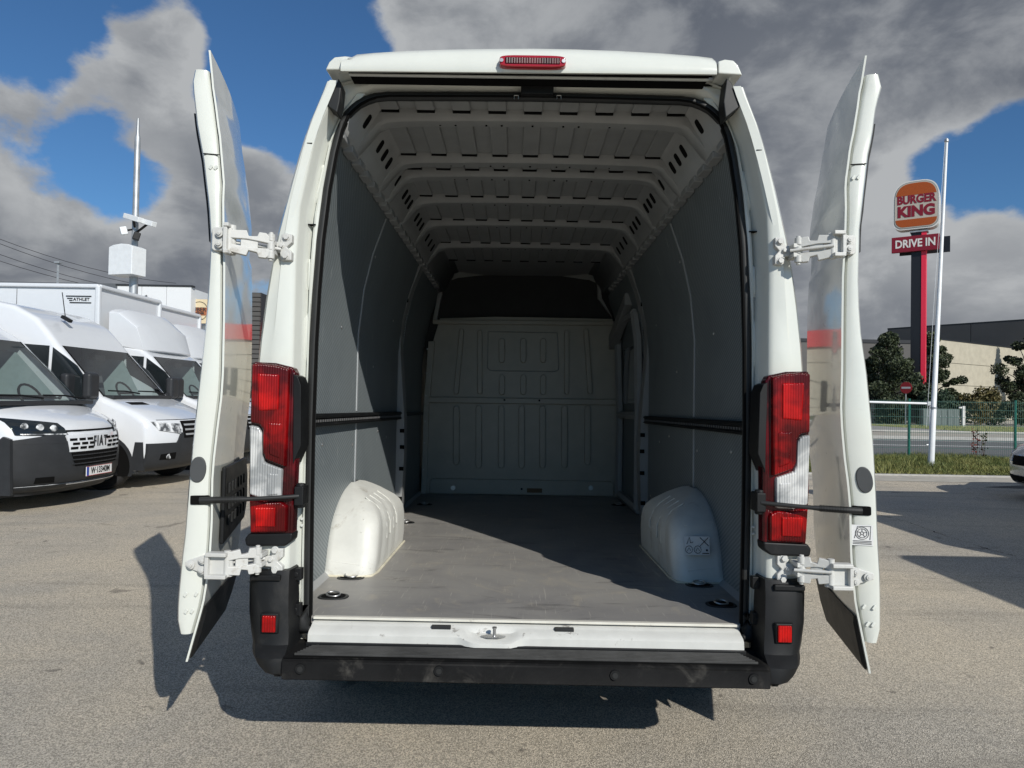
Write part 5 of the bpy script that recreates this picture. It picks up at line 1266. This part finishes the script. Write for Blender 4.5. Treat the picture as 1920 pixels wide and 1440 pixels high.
O3 = bun_outline(.93); b = MB(); b.prism([SP(uc + u, .445, zc + z) for u, z in O3], [SP(uc + u, .43, zc + z) for u, z in O3]); b.build('sign_face', CREAM, bb)
O4 = bun_outline(.89)
def cut(lo, hi):
    pts = []
    n = len(O4)
    for i in range(n):
        p, q = O4[i], O4[(i + 1) % n]
        if lo <= p[1] <= hi: pts.append(p)
        for lv in (lo, hi):
            if (p[1] - lv) * (q[1] - lv) < 0: f = (lv - p[1]) / (q[1] - p[1]); pts.append((p[0] + f * (q[0] - p[0]), lv))
    return pts
for lo, hi in ((H * .20, H), (-H, -H * .29)):
    Pn = cut(lo, hi); b = MB(); b.prism([SP(uc + u, .458, zc + z) for u, z in Pn], [SP(uc + u, .444, zc + z) for u, z in Pn]); b.build('bun', ORG, bb)
def ST(s_, size, u, z, m, par, nm, d=.452, bold=.02, sx=1): 
    c = SP(u, d, z); text(s_, size, m, par, facing(c, rt, UP), nm, .01, bold, sx)
ST('BURGER', .80, uc, zc + H * .105, DRED, bb, 'lettering', bold=.035, sx=.80); ST('KING', 1.02, uc, zc - H * .14, DRED, bb, 'lettering', bold=.055, sx=.94)
zd0, zd1 = at(1720, 473, 50).z, at(1720, 444, 50).z
b = MB(); b.prism([SP(-1.62, .55, zd0), SP(1.32, .55, zd0), SP(1.32, .55, zd1), SP(-1.62, .55, zd1)], [SP(-1.62, .32, zd0), SP(1.32, .32, zd0), SP(1.32, .32, zd1), SP(-1.62, .32, zd1)]); db = b.build('drive_in_board', DRED, sg, bevel=.02)
ST('DRIVE IN', .78, -.15, (zd0 + zd1) / 2, WS, db, 'lettering', .556, .02, .80)
b = MB(); b.prism([SP(-1.2, -.2, zd0 - .1), SP(1.9, -.2, zd0 - .1), SP(1.9, -.2, zd1 - .1), SP(-1.2, -.2, zd1 - .1)], [SP(-1.2, -.35, zd0 - .1), SP(1.9, -.35, zd0 - .1), SP(1.9, -.35, zd1 - .1), SP(-1.2, -.35, zd1 - .1)]); b.build('rear_board', BLKP, sg)
b = MB(); b.prism([SP(-.5, .4, zt_), SP(.6, .4, zt_), SP(.6, -.4, zt_), SP(-.5, -.4, zt_)], [SP(-.5, .4, zt_ + .1), SP(.6, .4, zt_ + .1), SP(.6, -.4, zt_ + .1), SP(-.5, -.4, zt_ + .1)]); b.tube([(uc * .8, 0, zt_), (uc * .8, 0, zb0 + .2)], .12, 10); b.build('sign_mount', GALV, sg)

CAB = mat('cabinet_grey_green', (.13, .16, .15), .6, vary=.05)
for k in range(3):
    xx = at(1738 + 23 * k, 785, 43.2).x; e = empty('utility_cabinet', (xx, 43.2, .1), label=('grey-green utility cabinet nearest the red and black pylon', 'grey-green utility cabinet in the middle of three', 'grey-green utility cabinet beside the white post')[k], cat='utility cabinet', group='utility cabinets on the lawn edge')
    b = MB(); b.b2((-.37, -.2, 0), (.37, .2, 1.06)); b.build('cabinet_body', CAB, e, bevel=.02)
    for x in (-.18, .18): b = MB(); b.b2((x - .165, -.215, .08), (x + .165, -.2, .98)); d_ = b.build('cabinet_door', CAB, e, bevel=.01); b = MB(); b.b2((x + .1, -.235, .55), (x + .13, -.215, .65)); b.build('door_handle', GALV, d_)
xx = at(1806, 785, 43.0).x; b = MB(); b.b2((-.08, -.08, 0), (.08, .08, 1.25)); b.b2((-.28, -.06, 1.1), (-.08, .06, 1.2)); o = b.build('marker_post', WS, bevel=.02); o.location = (xx, 43, .1); tag(o, 'short white square post beside the utility cabinets', 'post')
xx = at(1656, 775, 47.5).x
b = MB(); b.b2((-.7, -.3, 0), (.7, .3, 1.3)); o = b.build('service_box', mat('service_box_grey', (.12, .13, .13), .5), bevel=.03); o.location = (xx, 47.5, .1); tag(o, 'low grey service box in the shade left of the pylon', 'service box')

# ---- trees and bushes
LEAF = {}
def leafmat(nm, a, c):
    return custom(nm, lambda q, p, v: (q.l.new(q.mix(q.ramp(q.noise(v, 2.2, 4, .6), .35, .65), a, c), p.inputs['Base Color']), setattr(p.inputs['Roughness'], 'default_value', .65)))
LM = leafmat('dark_leaves', (.022, .034, .014), (.055, .070, .026)); LM2 = leafmat('autumn_leaves', (.065, .06, .018), (.15, .12, .04)); LM3 = leafmat('conifer_leaves', (.018, .040, .022), (.045, .075, .035))
BARK = mat('bark', (.06, .048, .038), .9, vary=.3)


def foliage(rnd_, lobes, n, ls):
    b = MB(); vs, fs = [], []
    for k in range(n):
        c, r = rnd_.choice(lobes); d = Vector((rnd_.gauss(0, 1), rnd_.gauss(0, 1), rnd_.gauss(0, 1))).normalized() * (rnd_.random() ** .45)
        p = Vector(c) + Vector((d.x * r[0], d.y * r[1], d.z * r[2])); a = Vector((rnd_.gauss(0, 1), rnd_.gauss(0, 1), rnd_.gauss(0, 1))).normalized(); e = a.cross(Vector((rnd_.gauss(0, 1), rnd_.gauss(0, 1), rnd_.gauss(0, 1)))).normalized(); s_ = ls * rnd_.uniform(.6, 1.3); i = len(vs)
        vs += [p - a * s_, p + e * s_ * .6, p + a * s_, p - e * s_ * .6]; fs.append((i, i + 1, i + 2, i + 3))
    b.v, b.f = vs, fs; return b


def tree(x, y, h, w, seed, lab, m=LM, n=7000, ls=.10, base=.2, conic=False):
    r = random.Random(seed); e = empty('tree', (x, y, 0), label=lab, cat='tree'); lobes = []
    b = MB(); b.tube([(0, 0, 0), (.05, 0, h * .35), (-.05, .05, h * .8)], [.16 * h / 6, .12 * h / 6, .03], 8)
    for k in range(46):
        t_ = r.random(); z = h * (base + (1 - base) * t_); ww = w * (math.sin(math.pi * min(1, .18 + t_ * .80)) if not conic else (1.02 - t_) * .95 + .05)
        a = r.uniform(0, 6.28); q = ww * r.uniform(.15, 1.05); c = (q * math.cos(a), q * math.sin(a), z); s_ = r.uniform(.12, .30) * w
        if conic: s_ *= .6
        lobes.append((c, (s_, s_, s_ * (.75 if not conic else 2.0)))); b.tube([(0, 0, z * .7), (c[0] * .5, c[1] * .5, z * .88), c], [.05, .03, .012], 5)
    b.build('trunk', BARK, e, smooth=50); foliage(r, lobes, n, ls).build('crown', m, e, smooth=0, fix=False); return e


def bush(x, y, h, w, seed, lab, m=LM, n=2600, ls=.10):
    r = random.Random(seed); lobes = [((r.uniform(-w, w) * .75, r.uniform(-.5, .5), h * r.uniform(.25, .78)), (w * .38, .5, h * r.uniform(.18, .32))) for _ in range(12)]
    o = foliage(r, lobes, n, ls).build('shrub', m, None, smooth=0, fix=False); o.location = (x, y, 0); tag(o, lab, 'shrub'); return o


tree(at(1662, 760, 49).x, 49, 6.0, 2.7, 5, 'dark leafy tree behind the no entry sign left of the pylon', n=26000, base=.08)
tree(at(1748, 760, 57).x, 57, 7.0, 2.1, 6, 'dark tree standing right behind the pylon and the flagpole', n=14000)
tree(at(1634, 760, 54).x, 54, 4.8, 2.4, 16, 'lower dark tree partly hidden by the open right rear door', n=14000, base=.08)
tree(at(1926, 760, 50).x, 50, 6.4, 2.1, 7, 'dark leafy tree cut by the right edge before the beige wall', n=16000, base=.1)
tree(47.2, 62.4, 9.0, 2.4, 8, 'slim tree throwing its feathery shadow on the beige wall', m=LM3, n=15000, base=.1, conic=True, ls=.12)
bush(at(1757, 760, 47).x, 47, 2.9, 1.3, 9, 'dark green spreading conifer shrub right of the flagpole', LM3, 4500); bush(at(1796, 760, 49).x, 49, 2.5, 1.4, 10, 'low dark shrub between the conifer and the yellowing bush', LM, 3000)
bush(at(1842, 760, 46).x, 46, 2.75, 1.35, 11, 'rounded yellow-green bush in front of the beige wall', LM2, 4500); bush(at(1895, 760, 47).x, 47, 2.0, 1.5, 12, 'low green shrub at the foot of the beige wall near the right edge', LM, 3000)
bush(at(1640, 760, 50).x, 50, 2.2, 1.8, 13, 'dark hedge behind the fence beside the open right door', LM, 4000); bush(at(1690, 760, 51).x, 51, 2.4, 1.6, 14, 'dark hedge behind the no entry sign', LM, 3500)

bush(at(1672, 760, 46.2).x, 46.2, 2.0, 1.1, 21, 'dense dark shrub below the leafy tree beside the sign pole', LM, 4500, .09); bush(at(1745, 760, 45.5).x, 45.5, 2.3, .9, 22, 'dark shrub squeezed between pylon and flagpole above the cabinets', LM3, 3500, .09)
# ================================================================== BUILDINGS
def slab(b, p, q, z0, z1, th=.25):
    p, q = Vector((p[0], p[1], 0)), Vector((q[0], q[1], 0)); d = (q - p).normalized(); n = Vector((-d.y, d.x, 0)); n = n if n.y > 0 else -n
    A = [p, q, q + n * th, p + n * th]; b.prism([a + Vector((0, 0, z0)) for a in A], [a + Vector((0, 0, z1)) for a in A])


STUC = mat('beige_render', (.42, .385, .30), .9, vary=.08, vscale=1.5, bump=.4, bscale=9, dirt=(.30, .27, .20, .4), dscale=2.5)
DKP = mat('dark_cladding', (.085, .080, .075), .6, vary=.06, vscale=.3)
e = empty('beige_building', (0, 0, 0), label='plain beige building with horizontal joints in its sloping front wall', cat='building')
P1, P2, P3 = (36.0, 60.0), (45.3, 66.0), (60, 75.5)
for a, c in ((P1, P2), (P2, P3)):
    a2, c2 = Vector(a), Vector(c); k = (c2 - a2).normalized() * .02
    for z0, z1 in ((0, 3.10), (3.14, 5.0), (5.04, 6.9)):
        b = MB(); slab(b, a2 + k, c2 - k, z0, z1, .3); b.build('wall_panel', STUC, e)
b = MB(); slab(b, Vector(P1) + Vector((-.2, -.15)), Vector(P3) + Vector((0, -.15)), 6.92, 7.0, .6); b.build('roof_edge', GREYP, e)
b = MB(); b.prism([(36.1, 60.4, 0), (60, 75.9, 0), (60, 82, 0), (39.6, 64, 0)], [(36.1, 60.4, 6.88), (60, 75.9, 6.88), (60, 82, 6.88), (39.6, 64, 6.88)]); b.build('building_core', STUC, e)
e = empty('dark_warehouse', (0, 0, 0), label='long dark grey clad warehouse rising behind the beige building', cat='building')
Q = [Vector((46.5, 88)), Vector((52, 80.5)), Vector((58, 72.3)), Vector((66, 61.5))]; 
for a, c in zip(Q, Q[1:]):
    k = (c - a).normalized() * .04; b = MB(); slab(b, a + k, c - k, 0, 10.6, .3); b.build('cladding_panel', DKP, e)
b = MB(); slab(b, Q[0], Q[-1], 10.6, 10.8, .5); b.build('roof_edge', GREYP, e)
b = MB(); b.box((57.5, 77, 10.95), (.9, .7, .4)); b.build('roof_unit', WS, e, bevel=.05)
e = empty('grey_warehouse', (0, 0, 0), label='lower dark grey warehouse with flat roof behind the trees on the right', cat='building')
for k in range(4): b = MB(); b.b2((31 + 4.2 * k + .03, 84, 0), (31 + 4.2 * (k + 1) - .03, 84.3, 8.6)); b.build('cladding_panel', DKP, e)
b = MB(); b.b2((31, 83.9, 8.6), (48, 84.5, 9.0)); b.build('roof_edge', BLKP, e)
b = MB(); b.b2((31, 83.6, 0), (48, 83.95, 4.2)); b.build('loading_front', BLACKP, e)

WPAN = mat('white_wall_panel', (.72, .74, .75), .6, vary=.02)
e = empty('white_building', (0, 0, 0), label='plain white panelled building behind the camera mast on the left', cat='building')
for i in range(3):
    for j in range(3):
        b = MB(); b.b2((-33.6 + 2.1 * i + .02, 60, 3.4 * j * .98 + .01 + (.3 if j else 0)), (-33.6 + 2.1 * (i + 1) - .02, 60.3, 3.4 * (j + 1) * .98 + .28)); b.build('wall_panel', WPAN, e)
b = MB(); b.b2((-33.6, 60.3, 0), (-27.35, 72, 10.2)); b.build('building_core', WPAN, e); b = MB(); b.b2((-33.7, 59.93, 10.28), (-27.2, 60.5, 10.42)); b.build('roof_edge', GREYP, e)
b = MB(); b.tube([(-31.0, 59.3, 3), (-31.0, 59.3, 9.3), (-30.7, 59.3, 9.35)], .10, 8); o = b.build('vent_pipe', BLKP); tag(o, 'thin dark bent pipe in front of the white building', 'pipe')
e = empty('corrugated_building', (0, 0, 0), label='light corrugated building beneath the cream sign board on the left', cat='building')
b = MB()
for k in range(24): b.b2((-28.6, 62 - .03 * (k % 2), .3 * k), (-19, 62.3, .3 * k + .298))
b.build('corrugated_wall', WPAN, e, smooth=0)
sz0, sz1 = at(372, 606, 61).z, at(372, 561, 61).z; sx0, sx1 = at(353, 580, 61).x, at(410, 580, 61).x
e = empty('sign_board', (0, 0, 0), label='cream sign board with a brown round emblem on the corrugated building', cat='sign')
b = MB(); b.b2((sx0, 61, sz0), (sx1, 61.2, sz1)); bd = b.build('board', mat('sign_board_cream', (.66, .55, .36), .6, vary=.04), e)
cxs, czs = at(374, 583, 61).x, at(374, 583, 61).z
BRN = mat('sign_brown', (.36, .12, .05), .6); b = MB(); b.b2((cxs - .80, 60.97, czs - .38), (cxs + .80, 61, czs + .30)); b.build('emblem_band', BRN, bd)
b = MB(); b.tube([(cxs + .72 * math.cos(a), 60.985, czs + .72 * math.sin(a) * 1.1) for a in [k * math.pi / 12 for k in range(25)]], .025, 5); b.build('emblem_ring', INK, bd)
for tx, sz_, dz in (('\u00dcBER', .50, .10), ('KEIDER', .26, -.22), ('XXL', .28, -.62)): text(tx, sz_, INK, bd, facing((cxs, 60.96, czs + dz), (1, 0, 0), (0, 0, 1)), 'lettering', .004, .012)
# dark slatted hall and the shop front reflected in the door skins
e = empty('slatted_hall', (0, 0, 0), label='dark slatted hall seen in the narrow gap beside the left tail lamp', cat='building')
for k in range(26): b = MB(); b.b2((-18, 45, .3 * k), (-16.1, 45.2, .3 * k + .25)); b.build('wall_slat', DKP, e, smooth=0)
b = MB(); b.b2((-18, 45.2, 0), (-16.1, 47.5, 7.8)); b.build('building_core', BLKP, e)
e = empty('market_building', (0, 0, 0), label='cream panelled shop with red fascia mirrored in the open door skins', cat='building')
for j in range(5):
    for i in range(6): b = MB(); b.b2((-15.9 + 5.6 * i + .02, 48, .98 * j + .02), (-15.9 + 5.6 * (i + 1) - .02, 48.2, .98 * (j + 1) - .02)); b.build('wall_panel', STUC, e)
b = MB(); b.b2((-16, 47.8, 4.9), (17.8, 48.4, 6.0)); b.build('red_fascia', mat('fascia_red', (.50, .03, .03), .5), e)
b = MB(); b.b2((-15.9, 48.2, 0), (17.7, 62, 5.0)); b.build('building_core', STUC, e)
b = MB(); b.b2((-80, 92, 0), (-50.5, 100, 15.3)); o = b.build('far_hall', mat('far_hall_grey', (.10, .11, .12), .7)); tag(o, 'long dark far hall behind the box truck on the left', 'building')

# ---- camera mast, wires, far lamp post
pz = at(246, 700, 18.2); e = empty('camera_mast', (pz.x, 18.2, 0), label='tall galvanised mast with a white cabinet and security cameras', cat='mast')
tz = at(252, 222, 18.2).z; b = MB(); b.tube([(0, 0, 0), (0, 0, 4.9), (0, 0, 4.91), (0, 0, tz - .5), (0, 0, tz - .4), (0, 0, tz)], [.11, .10, .078, .070, .04, .03], 14); b.build('mast_pole', GALV, e, smooth=60)
z0, z1 = at(235, 517, 18).z, at(235, 465, 18).z; Rz = Matrix.Rotation(R(-16), 4, 'Z')
b = MB(); O = [(-.40, z0), (.33, z0), (.33, z1), (.2, z1 + .05), (-.03, z1 + .075), (-.26, z1 + .05), (-.40, z1)]
b.prism([Rz @ Vector((x, -.42, z)) for x, z in O], [Rz @ Vector((x, .05, z)) for x, z in O]); b.build('mast_cabinet', WPOLE, e, bevel=.015, smooth=40)
for (px, py), l, w in (((250, 409), .58, -24), ((276, 417), .50, -20)):
    c = at(px, py, 18) - Vector((pz.x, 18.2, 0)); b = MB(); b.box(c, (l, .16, .13), (0, R(16), R(w))); cm_ = b.build('camera_housing', WPOLE, e, bevel=.015)
    b = MB(); b.tube([c + Vector((0, .0, -.05)), (0, 0, c.z - .25)], .03, 6); b.build('camera_arm', BLACKP, cm_)
for px, py, s_ in ((232, 433, -1), (256, 443, 1)):
    c = at(px, py, 18) - Vector((pz.x, 18.2, 0)); b = MB(); b.box(c, (.16, .16, .20), (0, R(15 * s_), R(30))); b.build('floodlight', WPOLE if s_ < 0 else BLACKP, e, bevel=.02)
    b = MB(); b.tube([c, (0, 0, c.z + .1)], .025, 6); b.build('lamp_arm', BLACKP, e)
for k, (ya, yb) in enumerate(((440, 505), (448, 517), (470, 527), (484, 530))):
    a, c = at(-60, ya - 15, 110), at(330, yb + 26, 150); b = MB(); b.tube([a.lerp(c, i / 10) + Vector((0, 0, -6 * (i / 10) * (1 - i / 10))) for i in range(11)], .045, 5); o = b.build('overhead_wire', BLKP, smooth=0)
    tag(o, ('uppermost thin overhead wire crossing the sky at the left edge', 'second overhead wire from the top at the left edge', 'third overhead wire from the top at the left edge', 'lowest overhead wire above the white vans')[k], 'wire', 'overhead wires above the parked vans')
p = at(108, 530, 80); t_ = at(108, 494, 80); b = MB(); b.tube([(p.x, 80, 0), (p.x, 80, t_.z)], .12, 6); b.b2((p.x - .3, 79.7, t_.z), (p.x + .3, 80.3, t_.z + .2)); o = b.build('floodlight_post', GALV); tag(o, 'small distant lamp post above the box truck roof', 'lamp post')
